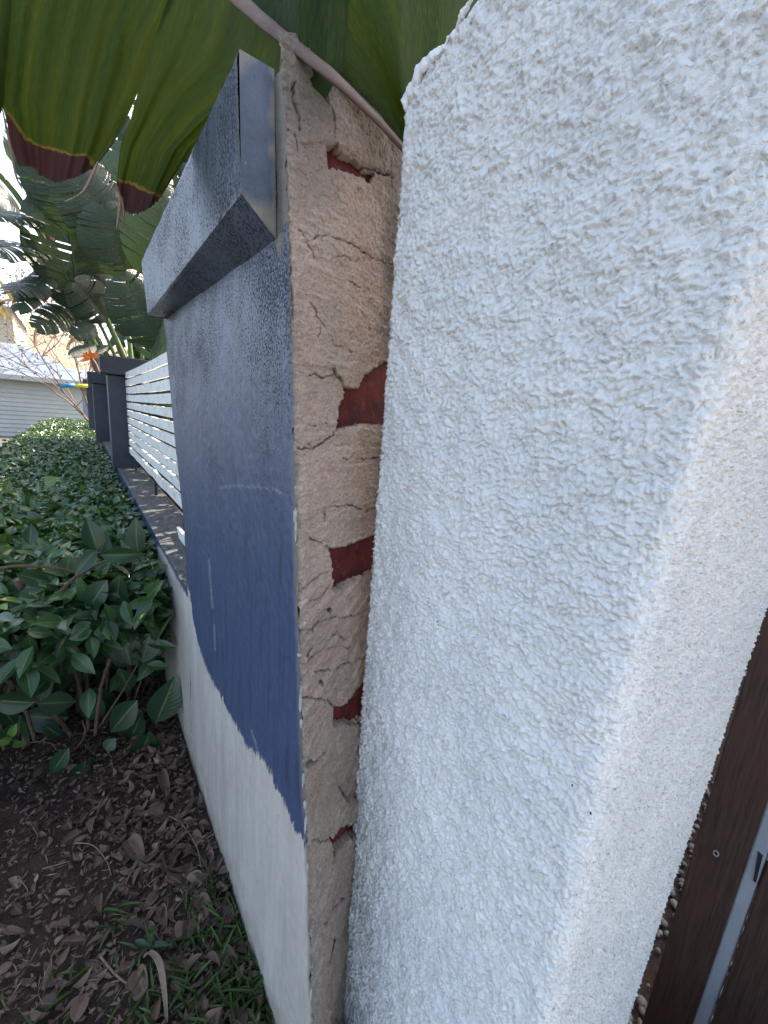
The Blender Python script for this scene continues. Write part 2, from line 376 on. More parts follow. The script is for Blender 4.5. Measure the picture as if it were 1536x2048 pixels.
MAT['dead'] = m_leaf('dead_leaf', (.06, .033, .025), (.17, .10, .075), (.36, .27, .20), .7, .08)
MAT['grass'] = m_leaf('grass_blade', (.05, .10, .03), (.10, .17, .045), (.24, .28, .10), .45, .25, veins=False)
MAT['metal'] = m_plain('grey_metal', (.30, .33, .37), (.20, .22, .26), 12, .4, .3, 80, .0008, (1, 1, .3), .6)
MAT['black'] = m_plain('black_gap', (.008, .008, .01), (.014, .014, .016), 20, .6, .1)
MAT['pebble'] = m_plain('pebble', (.22, .21, .19), (.08, .075, .07), 14, .7, .4, 90, .001)
MAT['post'] = m_plain('grey_post_paint', (.042, .047, .068), (.030, .034, .05), 9, .5, .5, 160, .0015)
MAT['sheetroof'] = m_plain('roof_sheet', (.15, .19, .27), (.13, .165, .24), 1, .5, .1)
MAT['siding'] = m_plain('siding', (.40, .40, .385), (.34, .34, .33), 2, .6, .1)
MAT['yellow'] = m_plain('yellow_paint', (.50, .29, .03), (.45, .25, .02), 3, .6, .1)
MAT['cream'] = m_plain('cream_paint', (.42, .38, .31), (.38, .34, .28), 2, .7, .1)
MAT['hill'] = m_plain('hill_scrub', (.26, .20, .165), (.12, .12, .075), .9, .95, .6, 3, .3)
MAT['bluepaint'] = m_plain('blue_pole', (.03, .25, .55), (.03, .22, .48), 10, .4, .1)
MAT['yellowpaint'] = m_plain('yellow_pole', (.75, .65, .06), (.7, .6, .05), 10, .4, .1)
MAT['orange'] = m_plain('flower_orange', (.75, .22, .02), (.65, .10, .02), 20, .5, .2)
MAT['concrete'] = m_plain('bounce_concrete', (.38, .355, .32), (.32, .30, .27), 3, .9, .3)
MAT['ribgreen'] = m_plain('leaf_rib', (.05, .09, .035), (.035, .065, .03), 14, .5, .2, 60, .001)
MAT['rim'] = m_plain('raw_rim', (.80, .80, .80), (.62, .62, .62), 60, .7, .8, 120, .004)
MAT['asphalt'] = m_plain('asphalt', (.075, .075, .078), (.05, .05, .052), 6, .9, .6, 120, .004)
MAT['flake'] = m_plain('dark_fleck', (.03, .028, .025), (.02, .02, .02), 20, .8, .1)

ZG = -1.52; ZG2 = -2.12; XF = .30; ZW = -.718
# ------------------------------------------------------------------ ground
def ground():
    xs = np.unique(np.r_[np.linspace(-120, -3, 14), np.linspace(-3, -1, 12), np.arange(-1, .31, .0095), np.linspace(.31, 3, 30), np.linspace(3, 120, 14)])
    ys = np.unique(np.r_[np.linspace(-60, -1, 8), np.linspace(-1, .45, 12), np.arange(.45, 2.5, .011), np.linspace(2.5, 8, 30), np.linspace(8, 180, 26)])
    X, Y = np.meshgrid(xs, ys); P = np.stack([X.ravel(), Y.ravel(), np.zeros(X.size)], -1)
    near = np.exp(-np.maximum(0, np.hypot(P[:, 0]+.2, P[:, 1]-1.4)-1.6)**2*.8)
    m = near > .02
    z = np.zeros(len(P)); Q = P[m]
    z[m] = near[m]*(.018*nz(Q, 4, 1)+.012*nz(Q, 14, 2)+.009*nz(Q, 38, 3)+.006*np.abs(nz(Q, 80, 4)))
    z -= .03*np.exp(-((P[:, 0]-XF)/.10)**2)*near*0
    P[:, 2] = ZG-.012+z
    P[:, 2] -= .6*np.clip((P[:, 0]-.31)/.05, 0, 1)*(P[:, 1] < 1.55)
    o = mesh('ground', P, gridF(len(xs), len(ys)), MAT['soil'], smooth=True); tag(o, kind='structure')
ground()
def hill():
    xs = np.linspace(-70, 70, 60); ys = np.linspace(36, 110, 24); X, Y = np.meshgrid(xs, ys)
    P = np.stack([X.ravel(), Y.ravel(), np.zeros(X.size)], -1)
    P[:, 2] = ZG-.2+np.clip((P[:, 1]-36)/40, 0, 1)**.8*10+nz(P, .12, 5)*1.6*np.clip((P[:, 1]-38)/8, 0, 1)
    tag(mesh('hillside', P, gridF(60, 24), MAT['hill'], smooth=True), kind='structure')
hill()

# ------------------------------------------------------------------ damaged pillar
AZ = np.array([-1.85, -1.213, -.825, -.626, -.286, -.061, .173, .324, .55, .62]); AY = np.array([.49, .517, .572, .61, .658, .689, .717, .742, .776, .80])
EZ = np.array([-1.56, -.663, -.449, -.038, .332, .5]); EY = np.array([1.65, 1.65, 1.688, 1.857, 1.976, 2.03])
fA = lambda z: np.interp(z, AZ, AY); fE = lambda z: np.interp(z, EZ, EY)
fR0 = lambda z: np.interp(z, [-1.56, -.8, -.2, .3, .6], [.705, .715, .77, .84, .86])
XB = .69
fR = lambda z: fA(z)+(fR0(z)-fA(z))*(XB-XF)/(.556-XF)
pillar = empty('boundary_pillar', (.42, 1.2, ZG))
tag(pillar, 'blue painted masonry pillar with a broken raw end showing red brick, beside the white stucco wall', 'pillar')
kids = []
bare_line = [(606, 1680), (596, 1668), (583, 1640), (572, 1615), (560, 1590), (548, 1565), (540, 1540), (522, 1516), (506, 1500), (494, 1492), (484, 1470), (472, 1445),
             (460, 1432), (447, 1400), (430, 1372), (412, 1335), (396, 1285), (386, 1235), (380, 1190), (374, 1160)]
BL = np.array([at(x, y, 0, XF)[1:] for x, y in bare_line])
bare_poly = np.vstack([[[BL[0, 0]-.3, BL[0, 1]-.02]], BL, [[2.2, -.70], [2.6, -.80], [3.0, -1.0], [3.6, -1.5], [3.6, -2], [BL[0, 0]-.3, -2]]])
def front_attrs(P):
    yz = P[:, 1:]
    bare = -sdist(yz, bare_poly)
    px = project(P)
    mort = np.zeros(len(P))
    for poly in ([(404, 470), (430, 455), (470, 462), (497, 447), (512, 470), (500, 490), (470, 487), (440, 500), (405, 505), (385, 500)],
                 [(520, 425), (552, 420), (566, 470), (560, 520), (545, 470), (530, 445)]):
        mort = np.maximum(mort, np.clip(.5-sdist(px, poly)/5+nz(P, 60, 4)*.8, 0, 1))
    mort = np.maximum(mort, np.clip(1.3-(P[:, 1]-fA(P[:, 2]))/(.007+.004*nz(P, 12, 6)), 0, 1)*(.55+.4*(P[:, 2] < -.2)))
    mort = np.maximum(mort, np.clip((P[:, 2]-.30)/.02, 0, 1)*np.clip(2-(P[:, 1]-fA(P[:, 2]))/.02, 0, 1))
    scr = np.zeros(len(P))
    for ln in ([(440, 975), (470, 971), (510, 974), (545, 978), (578, 990)], [(418, 1120), (420, 1160), (424, 1215)], [(428, 1250), (430, 1300)], [(503, 1460), (512, 1490), (520, 1530)]):
        scr = np.maximum(scr, np.clip(1-seg_dist(px, ln)/3.2, 0, 1))
    return dict(bare=bare, mortar=mort, scratch=scr)
def front_face():
    nu, nv = 230, 400
    zs = np.linspace(ZG-.04, .545, nv); P = []
    for z in zs:
        P.append(np.stack([np.full(nu, XF), np.linspace(fA(z), fE(z), nu), np.full(nu, z)], -1))
    P = np.concatenate(P); at_ = front_attrs(P)
    u = np.tile(np.linspace(0, 1, nu), nv)
    P[:, 0] += .0016*nz(P, 9, 3)+.0012*nz(P, 60, 4)
    P[u == 0, 1] += .004*nz(P[u == 0], 55, 8, 3)
    P[:, 0] += .006*np.clip(1-(P[:, 1]-fA(P[:, 2]))/.008, 0, 1)    # rounded arris
    o = mesh('painted_face', P, gridF(nu, nv)[:, ::-1], MAT['blue'], smooth=True, attrs=at_); kids.append(o)
    # far end
    mb = MB(); V = []; F = []
    n = 12
    for i in range(n):
        z = ZG-.04+(.545-ZG+.04)*i/(n-1); V += [(XF, fE(z), z), (XB, fE(z), z)]
    for i in range(n-1): F.append((2*i, 2*i+1, 2*i+3, 2*i+2))
    k = mesh('far_end', V, F, MAT['post']); kids.append(k)
    V = []; F = []
    for i in range(n):
        z = ZG-.04+(.545-ZG+.04)*i/(n-1); V += [(XB, fR(z), z), (XB, fE(z), z)]
    for i in range(n-1): F.append((2*i, 2*i+1, 2*i+3, 2*i+2))
    kids.append(mesh('back_face', V, F, MAT['post']))
front_face()
HOLES = [[(652, 292), (672, 292), (686, 311), (715, 319), (735, 340), (753, 345), (745, 362), (733, 353), (708, 345), (683, 340), (658, 337), (653, 322)],
 [(688, 775), (719, 778), (728, 759), (739, 746), (757, 734), (777, 723), (800, 720), (800, 853), (769, 851), (739, 847), (712, 849), (671, 862), (675, 835), (680, 805), (688, 796)],
 [(659, 1097), (689, 1093), (716, 1083), (746, 1073), (770, 1070), (770, 1144), (743, 1146), (732, 1153), (705, 1162), (685, 1171), (675, 1181), (662, 1180), (666, 1148), (662, 1123)],
 [(664, 1409), (682, 1411), (700, 1398), (724, 1375), (745, 1360), (745, 1440), (721, 1441), (705, 1450), (694, 1446), (665, 1451), (666, 1430)],
 [(720, 1640), (703, 1646), (678, 1654), (670, 1668), (657, 1678), (667, 1694), (669, 1705), (680, 1692), (698, 1676), (720, 1670)],
 [(609, 1530), (614, 1522), (631, 1513), (632, 1520), (616, 1532)],
 [(649, 1219), (663, 1214), (661, 1226)], [(637, 1361), (643, 1360), (643, 1366), (638, 1367)]]
CRACKS = [([(590, 451), (602, 462), (617, 484), (635, 472), (660, 472), (691, 482), (719, 494), (746, 509), (770, 521), (790, 528)], 2.2),
 ([(617, 484), (623, 500), (630, 520)], 1.6),
 ([(621, 605), (631, 614), (637, 625), (632, 633), (641, 643), (648, 650), (655, 666), (664, 673), (669, 690), (690, 694), (702, 704)], 2.2),
 ([(639, 655), (637, 675)], 1.6),
 ([(665, 737), (673, 750), (682, 764), (689, 774)], 2.6), ([(667, 864), (666, 871), (646, 883), (624, 898), (616, 888)], 2.8),
 ([(618, 752), (630, 748), (639, 753), (645, 758), (659, 750), (670, 748)], 1.8), ([(593, 897), (624, 898)], 1.8),
 ([(682, 917), (705, 916), (730, 919), (757, 915)], 1.7), ([(618, 1075), (637, 1084), (659, 1095)], 2),
 ([(646, 1040), (646, 1014), (673, 1011), (700, 1008), (737, 1025), (752, 1018)], 1.8), ([(598, 1257), (623, 1257), (637, 1241), (680, 1233), (735, 1225)], 2),
 ([(613, 1310), (628, 1287), (659, 1278), (675, 1262), (687, 1280), (700, 1270)], 1.8), ([(628, 1342), (659, 1339), (678, 1328), (728, 1319)], 1.8),
 ([(602, 1393), (637, 1392), (659, 1399), (664, 1410)], 2.2), ([(621, 1678), (637, 1682), (657, 1679)], 2.6), ([(669, 1700), (667, 1722)], 3),
 ([(689, 1791), (659, 1818), (648, 1846)], 2.4), ([(672, 1868), (668, 1885), (664, 1900), (657, 1920)], 4.2), ([(633, 1512), (646, 1506)], 2.4),
 ([(563, 118), (566, 180), (568, 258), (572, 330), (575, 430), (583, 537), (586, 640)], 2.3), ([(568, 258), (590, 262), (596, 300)], 2),
 ([(584, 180), (590, 165), (586, 205), (597, 232), (600, 262)], 2.6), ([(640, 190), (655, 210), (662, 240), (668, 280)], 2),
 ([(700, 345), (730, 330), (790, 350)], 3), ([(680, 1574), (690, 1596), (697, 1602)], 3), ([(694, 1446), (706, 1452), (722, 1446)], 3),
 ([(655, 1175), (640, 1195), (618, 1200), (604, 1208)], 1.6), ([(700, 560), (716, 572), (728, 570)], 1.4), ([(660, 520), (690, 512), (705, 520), (722, 516)], 1.3),
 ([(660, 845), (640, 850), (612, 852)], 1.5), ([(598, 1180), (640, 1150), (660, 1140)], 1.6), ([(600, 1330), (640, 1300), (700, 1290)], 1.3)]
def end_face():
    nu, nv = 225, 1150
    zs = np.linspace(ZG-.3, .608, nv); P = []
    for z in zs:
        u = np.linspace(0, 1, nu); P.append(np.stack([XF+.004+u*(XB-XF), fA(z)+u*(fR(z)-fA(z)), np.full(nu, z)], -1))
    P = np.concatenate(P); P[:, 2] += .10*np.clip((P[:, 0]-XF)/.2, 0, 1)*np.clip((P[:, 2]-.35)/.225, 0, 1)**2; P0 = P.copy(); px = project(P)
    jit = nz(P, 110, 2, 3)*4+nz(P, 30, 5)*1.2
    hole = np.full(len(P), 1e9)
    for h in HOLES: hole = np.minimum(hole, sdist(px, h)+jit*(1 if len(h) > 6 else .25))
    crack = np.zeros(len(P))
    pj = px+np.stack([nz(P, 70, 11)*4, nz(P, 70, 12)*4], -1)
    cw = nz(P, 25, 13); cb = nz(P, 45, 14)
    for ln, wd in CRACKS: crack = np.maximum(crack, np.clip(1.25-seg_dist(pj, ln)/(wd*.62*(1+.6*cw)), 0, 1)*np.clip(1.1+2.2*cb, .25, 1))
    # small random crazing
    cz = 1-np.abs(nz(P*np.array([1, 1, 1.8]), 16, 21, 2))*40; patch = np.clip(nz(P, 7, 22)*3-.3, 0, 1)
    craze = np.clip(cz, 0, 1)*patch*.4
    d_a = P[:, 0]-XF
    z = P[:, 2]
    X_, Z_ = P[:, 0], P[:, 2]
    grain = .0018*pn(X_, Z_, 150, 51)+.0022*np.abs(pn(X_, Z_, 80, 52))+.0010*pn(X_, Z_, 260, 53)
    low = np.clip((px[:, 1]-1060)/160, 0, 1)
    sl = Z_-(X_-XF)*(.22+.25*low)+.010*pn(X_, Z_, 11, 54)+.004*pn(X_, Z_, 34, 55)
    def step(t):
        f = t % 1.0; return np.where(f < .82, f/.82, (1-f)/.18)
    fold = 1.6*(.0052*step(sl*24)*np.clip(.55+1.6*pn(X_, Z_, 8, 56), 0, 1)+.0026*step(sl*62)*np.clip(.4+1.8*pn(X_, Z_, 13, 57), 0, 1))*low
    flat_ = Z_+.005*pn(X_, Z_, 22, 58)
    lips = 1.6*(.0024*step(flat_*55)*np.clip(2.4*pn(X_*.6, Z_, 26, 59)-.25, 0, 1)+.003*step(flat_*18)*np.clip(1.8*pn(X_, Z_, 9, 60), 0, 1))*(1-low)
    lump = grain+fold+lips+.006*nz(P, 6, 31)+.004*nz(P, 18, 32, 3)+.0022*nz(P*np.array([1, 1, 1.8]), 60, 33, 3)
    # trowel ledges sloping up to the right on the lower part
    t = z*26-(P[:, 0]-XF)*14*np.clip((-.3-z)*2, .1, 1)+1.6*nz(P, 5, 35)+.5*nz(P, 20, 36)
    saw = (t % 1.0); led = np.where(saw > .85, (1-saw)/.15, saw/.85)
    ledge = .0055*(led-.5)*np.clip((-.25-z)*2.2+.15, .12, 1)*np.clip(nz(P, 9, 38)*2+.7, 0, 1)
    disp = lump+ledge*.4-.007*np.clip(crack, 0, 1)-.0018*craze
    # slabs of render at slightly different depth
    for poly, dd in ([[(585, 130), (640, 190), (700, 250), (800, 300), (800, 350), (735, 325), (690, 300), (652, 285), (600, 290)], .004],
                     [[(590, 600), (620, 605), (668, 690), (720, 700), (800, 640), (800, 722), (757, 734), (728, 759), (719, 778), (690, 775), (665, 737), (600, 730)], .005],
                     [[(596, 900), (646, 884), (667, 864), (740, 847), (800, 853), (800, 1020), (770, 1070), (716, 1083), (689, 1093), (659, 1095), (618, 1075), (597, 1050)], .006],
                     [[(686, 1562), (708, 1546), (720, 1546), (720, 1600), (692, 1598), (680, 1576)], -.012],
                     [[(715, 1730), (700, 1780), (690, 1850), (668, 1900), (660, 2048), (740, 2048), (740, 1730)], -.008]):
        disp += dd*np.clip(.5-(sdist(px, poly)+jit)/2.5, 0, 1)
    disp += -.009*np.clip(1-d_a/.012, 0, 1)*0
    disp -= (.012)*np.clip((P[:, 0]-.44)/.08, 0, 1)**1.5
    disp *= np.clip(hole/4+.8, .5, 1)
    P[:, 1] -= disp+0.0
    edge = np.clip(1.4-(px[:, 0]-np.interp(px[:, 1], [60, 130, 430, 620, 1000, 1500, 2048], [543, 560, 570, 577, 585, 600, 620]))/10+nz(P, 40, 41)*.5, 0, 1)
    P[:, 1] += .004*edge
    tone_shade = np.clip((400-px[:, 1])/260+nz(P, 6, 42)*.7, 0, 1)*.85  # darker towards the top
    tone_shade = np.maximum(tone_shade, np.clip((px[:, 0]-(np.interp(px[:, 1], [200, 600, 1000, 1400, 2048], [770, 762, 745, 722, 655])))/30, 0, .6))  # painted shade along the gap to the white wall
    tone_shade = np.maximum(tone_shade, .35*np.clip((px[:, 1]-1100)/500, 0, 1)+.25*np.clip(nz(P, 5, 43), 0, 1)*(px[:, 1] > 1000))  # darker and patchy lower down
    red = np.clip(1-np.hypot((px[:, 0]-682)/26, (px[:, 1]-693)/5), 0, 1)*.6
    keep_v = hole > 0
    F = gridF(nu, nv)
    keep = keep_v[F].sum(1) >= 3
    F = F[keep]
    attrs = dict(tone_shade=tone_shade, edge=edge, crack=np.clip(np.maximum(np.clip(crack, 0, 1), craze), 0, 1), redstain=red)
    # rims of the holes
    e = {}
    for f in F:
        for a, b in zip(f, np.roll(f, -1)):
            k = (min(a, b), max(a, b)); e.setdefault(k, []).append((a, b))
    rim = [v[0] for v in e.values() if len(v) == 1]
    U = np.tile(np.linspace(0, 1, nu), nv)
    vidx = {}; V2 = list(map(tuple, P)); A2 = {k: list(v) for k, v in attrs.items()}; F2 = [tuple(f) for f in F]
    for a, b in rim:
        if hole[a] > 12 or hole[b] > 12: continue
        for q in (a, b):
            if q not in vidx:
                vidx[q] = len(V2); V2.append((P[q, 0], P[q, 1]+.024, P[q, 2]))
                for k in A2: A2[k].append(.35 if k == 'tone_shade' else 0.)  # hole sides set to a darker tone
        F2.append((b, a, vidx[a], vidx[b]))
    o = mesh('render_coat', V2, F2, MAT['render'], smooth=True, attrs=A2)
    o['label'] = 'sandy brown cracked render on the broken end'
    kids.append(o)
    # masonry core and the exposed bricks behind the holes
    V = []; Fc = []; n = 20
    for i in range(n):
        zz = ZG+(.55-ZG)*i/(n-1); V += [(XF+.01, fA(zz)+.034, zz), (XB-.01, fR(zz)+.034, zz)]
    for i in range(n-1): Fc.append((2*i, 2*i+1, 2*i+3, 2*i+2))
    kids.append(mesh('mortar_core', V, Fc, MAT['mortar']))
    for h in HOLES:
        m = inside(px, h)
        if m.sum() < 3: continue
        q = P0[m]; lo = q.min(0)-.008; hi = q.max(0)+.008; c = (lo+hi)/2
        y0 = lambda x, z: fA(z)+(x-XF)/(XB-XF)*(fR(z)-fA(z))+.017
        bm = bmesh.new(); vs = []
        for dy in (0, .012):
            for x, z_ in ((lo[0], lo[2]), (hi[0], lo[2]), (hi[0], hi[2]), (lo[0], hi[2])): vs.append(bm.verts.new((x, y0(x, z_)+dy, z_)))
        for f in ((0, 1, 2, 3), (7, 6, 5, 4), (0, 4, 5, 1), (1, 5, 6, 2), (2, 6, 7, 3), (3, 7, 4, 0)): bm.faces.new([vs[i] for i in f])
        bmesh.ops.bevel(bm, geom=bm.edges[:], offset=.002, segments=2, affect='EDGES')
        me = bpy.data.meshes.new('exposed_brick'); bm.to_mesh(me); bm.free(); me.materials.append(MAT['brick'])
        ob = bpy.data.objects.new('exposed_brick', me); COL.objects.link(ob); kids.append(ob)
end_face()
def cap():
    # projecting coping lip + top slab, end cut flush with the broken face
    XC = .238; n0 = 110
    def yn(z): return .775+(z-.33)*.10
    prof_z = np.linspace(.330, .555, 44)
    V = []; nu = 230
    for z in prof_z:
        zz = z
        x = XC+.004*(1-min(1, (.555-z)/.012))+.003*(1-min(1, (z-.33)/.01))
        yf = 1.93+(z-.33)/.225*.13; y0 = yn(z)
        for i in range(nu):
            t = i/(nu-1); V.append((x, y0+t*(yf-y0), z+.018*0))
    V = np.array(V); V[:, 2] += .016*np.clip(1-(V[:, 2]-.33)/.22, 0, 1)*np.clip(1-(V[:, 1]-.78)/.9, 0, 1)
    V[:, 0] += .0016*nz(V, 12, 51)+.001*nz(V, 70, 52)
    F = list(map(tuple, gridF(nu, 44)[:, ::-1]))
    at_ = dict(bare=np.full(len(V), -.1), mortar=np.clip(1-(V[:, 1]-yn(V[:, 2]))/.012+nz(V, 60, 3), 0, 1)*.6, scratch=np.zeros(len(V)), fade_sheen=np.ones(len(V)))
    lip = mesh('coping_front', V, F, MAT['blue'], smooth=True, attrs=at_)
    # underside, top, near end, far end
    b, t = .330, .555
    P = []; Fq = []
    def quad(a, bq, c, dq, mb, nu=40, nv=12):
        a, bq, c, dq = map(np.array, (a, bq, c, dq)); n0 = len(mb.V); V = []
        for j in range(nv):
            v = j/(nv-1)
            for i in range(nu):
                u = i/(nu-1); V.append((a*(1-u)+bq*u)*(1-v)+(dq*(1-u)+c*u)*v)
        V = np.array(V); V += (.0012*nz(V, 40, 53))[:, None]*np.array([.3, 1, .6])
        mb.add(V, gridF(nu, nv))
    mb = MB()
    quad((XC, yn(b), b+.016), (XC, 1.93, b), (.304, 1.93, b+.002), (.304, yn(b), b-.036), mb)
    quad((XC+.004, yn(t), t), (XC+.004, 2.06, t), (.66, 2.06, t+.008), (.66, 1.06, t+.008), mb)
    quad((XC, 1.93, b), (.58, 1.93, b), (.58, 2.06, t), (XC+.003, 2.06, t), mb)
    n = len(mb.V)
    u = mesh('coping_slab', mb.V, mb.F, MAT['blue'], smooth=False, attrs=dict(bare=[-.1]*n, mortar=[0.]*n, scratch=[0.]*n))
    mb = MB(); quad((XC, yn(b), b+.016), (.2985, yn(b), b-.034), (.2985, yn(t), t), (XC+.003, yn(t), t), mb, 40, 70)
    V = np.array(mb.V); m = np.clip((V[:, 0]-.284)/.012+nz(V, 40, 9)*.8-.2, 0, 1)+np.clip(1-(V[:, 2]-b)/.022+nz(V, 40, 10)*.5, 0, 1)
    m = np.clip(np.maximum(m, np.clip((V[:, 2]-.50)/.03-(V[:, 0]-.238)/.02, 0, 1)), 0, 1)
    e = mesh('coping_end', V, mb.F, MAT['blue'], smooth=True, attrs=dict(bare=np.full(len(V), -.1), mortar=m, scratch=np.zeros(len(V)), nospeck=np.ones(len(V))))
    e['label'] = 'dark cut end of the coping with mortar smears'
    kids.extend([lip, u, e])
    # core block behind the cut strip
    mb = MB(); mb.box((.300, .93, .336), (.56, 1.92, .55)); kids.append(mb.obj('coping_core', MAT['mortar']))
cap()
def chips():
    rnd = random.Random(5)
    for (x, y, w_, h_) in [(590, 1030, 13, 34), (583, 1065, 9, 40), (600, 1300, 7, 40), (603, 1312, 14, 8), (596, 1400, 9, 60), (594, 1448, 10, 22), (606, 1560, 9, 40), (612, 1650, 9, 50), (616, 1735, 8, 30), (619, 1855, 7, 40), (622, 1990, 8, 36), (606, 1610, 9, 24), (590, 1180, 5, 60)]:
        q = ray(x, y); 
        # point on the arris at this height
        best = min(((abs(project(np.array([XF, fA(z), z]))[1]-y), z) for z in np.linspace(-1.5, .5, 400)))[1]
        c = Vector((XF+.003, float(fA(best))-.002, best)); sc = .00105
        bm = bmesh.new(); bmesh.ops.create_icosphere(bm, subdivisions=2, radius=1)
        for v in bm.verts:
            k = 1+.5*noise.noise(v.co*1.7+Vector((x, y, 0)))
            v.co = Vector((v.co.x*w_*.28*sc*k, v.co.y*.003*k, v.co.z*h_*.42*sc*k))+c
        me = bpy.data.meshes.new('plaster_chip'); bm.to_mesh(me); bm.free(); me.materials.append(MAT['chip'] if w_ > 7 else MAT['mortar'])
        o = bpy.data.objects.new('plaster_chip', me); COL.objects.link(o); kids.append(o)
chips()
adopt(pillar, *kids)

# ------------------------------------------------------------------ low wall with coping, posts, slat screen
def low_wall():
    ys = np.unique(np.r_[np.arange(1.652, 3.4, .012), np.linspace(3.4, 18, 90)]); zs = np.linspace(ZG-.04, ZW, 60)
    Y, Z = np.meshgrid(ys, zs); P = np.stack([np.full(Y.size, XF), Y.ravel(), Z.ravel()], -1)
    at_ = front_attrs(P); at_['mortar'] *= 0; at_['scratch'] *= 0
    strip = .020-(ZW-P[:, 2])      # painted strip along the very top
    at_['bare'] = np.minimum(at_['bare'], -strip-.0)
    P[:, 0] += .002*nz(P, 7, 3)
    root = empty('garden_wall', (.42, 9, ZG)); tag(root, 'low grey and blue rendered wall with a weathered flat top behind the hedge', 'wall')
    a = mesh('wall_face', P, gridF(len(ys), 60)[:, ::-1], MAT['blue'], smooth=True, attrs=at_)
    xs = np.linspace(XF, .52, 24); X, Y = np.meshgrid(xs, ys); P = np.stack([X.ravel(), Y.ravel(), np.full(X.size, ZW)], -1)
    P[:, 2] += .002*nz(P, 20, 4)+.0016*nz(P, 60, 6)-.004*np.clip(1-(P[:, 0]-XF)/.008, 0, 1)*1
    P[:, 2] += np.where(P[:, 0] > .42, .006*nz(P, 30, 7), 0)
    b = mesh('coping', P, gridF(24, len(ys)), MAT['ledge'], smooth=True)
    mb = MB(); mb.box((.304, 1.66, ZG-.04), (.54, 18, ZW-.012)); c = mb.obj('wall_core', MAT['mortar'])
    adopt(root, a, b, c)
low_wall()
def make_post(Y, X=.262, first=True):
    root = empty('fence_post', (X+.15, Y, ZW))
    mb = MB(); w_, dp = .26, .26
    mb.box((X, Y, ZW-.02), (X+w_, Y+dp, .262)); a = mb.obj('shaft', MAT['post'], bevel=.006)
    mb = MB(); mb.box((X-.062, Y-.055, .268), (X+w_+.20, Y+dp+.05, .452)); b = mb.obj('cap', MAT['post'], bevel=.008)
    adopt(root, a, b); return root, [a, b]
p2, pk = make_post(5.37); P_LAB = ['grey painted square post with a thick cap at the end of the white slats', 'middle grey capped post partly behind the nearer one', 'farthest grey capped post by the blue and yellow pole']
tag(p2, P_LAB[0], 'post', 'grey fence posts on the low wall')
for i, (yy, dx) in enumerate(((8.9, -.05), (12.6, -.085))):
    c = p2.copy(); COL.objects.link(c); c.location = (p2.location[0]+dx, yy, ZW); c['label'] = P_LAB[i+1]
    for k in pk:
        kk = k.copy(); COL.objects.link(kk); kk.parent = c; kk.matrix_parent_inverse = k.matrix_parent_inverse
def slat_screen(y0, y1, label, n=11, detail=True):
    root = empty('slat_screen', (.46, (y0+y1)/2, ZW)); ks = []
    rnd = random.Random(int(y0*10))
    pitch = .0775
    for i in range(n):
        zt = .300-i*pitch
        hgt = .0580+rnd.uniform(-.002, .002)
        nn = 40; V = []; 
        ye = y1-rnd.uniform(.0, .03)
        for j in range(nn):
            t = j/(nn-1); y = y0+t*(ye-y0)
            sag = -.012*math.sin(math.pi*t)*(1 if i == 0 else .4)+.0025*noise.noise(Vector((y*2, i*3.1, 0)))
            jt = .003*noise.noise(Vector((y*14, i*5.7, 4)))
            if i == n-1: sag += -.012+.01*noise.noise(Vector((y*3, 9, 0)))
            x = .42+.004*noise.noise(Vector((y*1.5, i, 7)))
            for (dx, dz) in ((0, 0), (0, -hgt), (.019, -hgt), (.019, 0)): V.append((x+dx, y, zt+sag+dz+(jt if dz == 0 else -jt*.5)))
        F = []
        for j in range(nn-1):
            for k in range(4): F.append((4*j+k, 4*j+(k+1) % 4, 4*j+4+(k+1) % 4, 4*j+4+k))
        F += [(3, 2, 1, 0), tuple(4*(nn-1)+k for k in range(4))]
        ks.append(mesh('slat', V, F, MAT['slat']))
    for yb in np.linspace(y0+.5, y1-.3, 3):
        mb = MB(); mb.box((.442, yb, ZW+.01), (.46, yb+.04, .27)); ks.append(mb.obj('batten', MAT['post']))
    if detail:
        mb = MB(); V = [(.405, 1.6, ZW+.060), (.405, 2.5, ZW+.045), (.40, 2.4, ZW+.004), (.40, 1.6, ZW+.004)]
        V = V+[(x+.018, y, z) for x, y, z in V]
        mb.add(V, [(0, 1, 2, 3), (7, 6, 5, 4), (0, 4, 5, 1), (1, 5, 6, 2), (2, 6, 7, 3), (3, 7, 4, 0)])
        k = mb.obj('slat', MAT['slat']); k['label'] = 'short broken slat end lying on the wall'; ks.append(k)
    tag(root, label, 'fence'); adopt(root, *ks); return root
slat_screen(1.7, 5.36, 'white horizontal slat screen with mossy stains beside the blue pillar')
slat_screen(5.70, 8.85, 'white slat screen between the two nearer grey posts', detail=False)

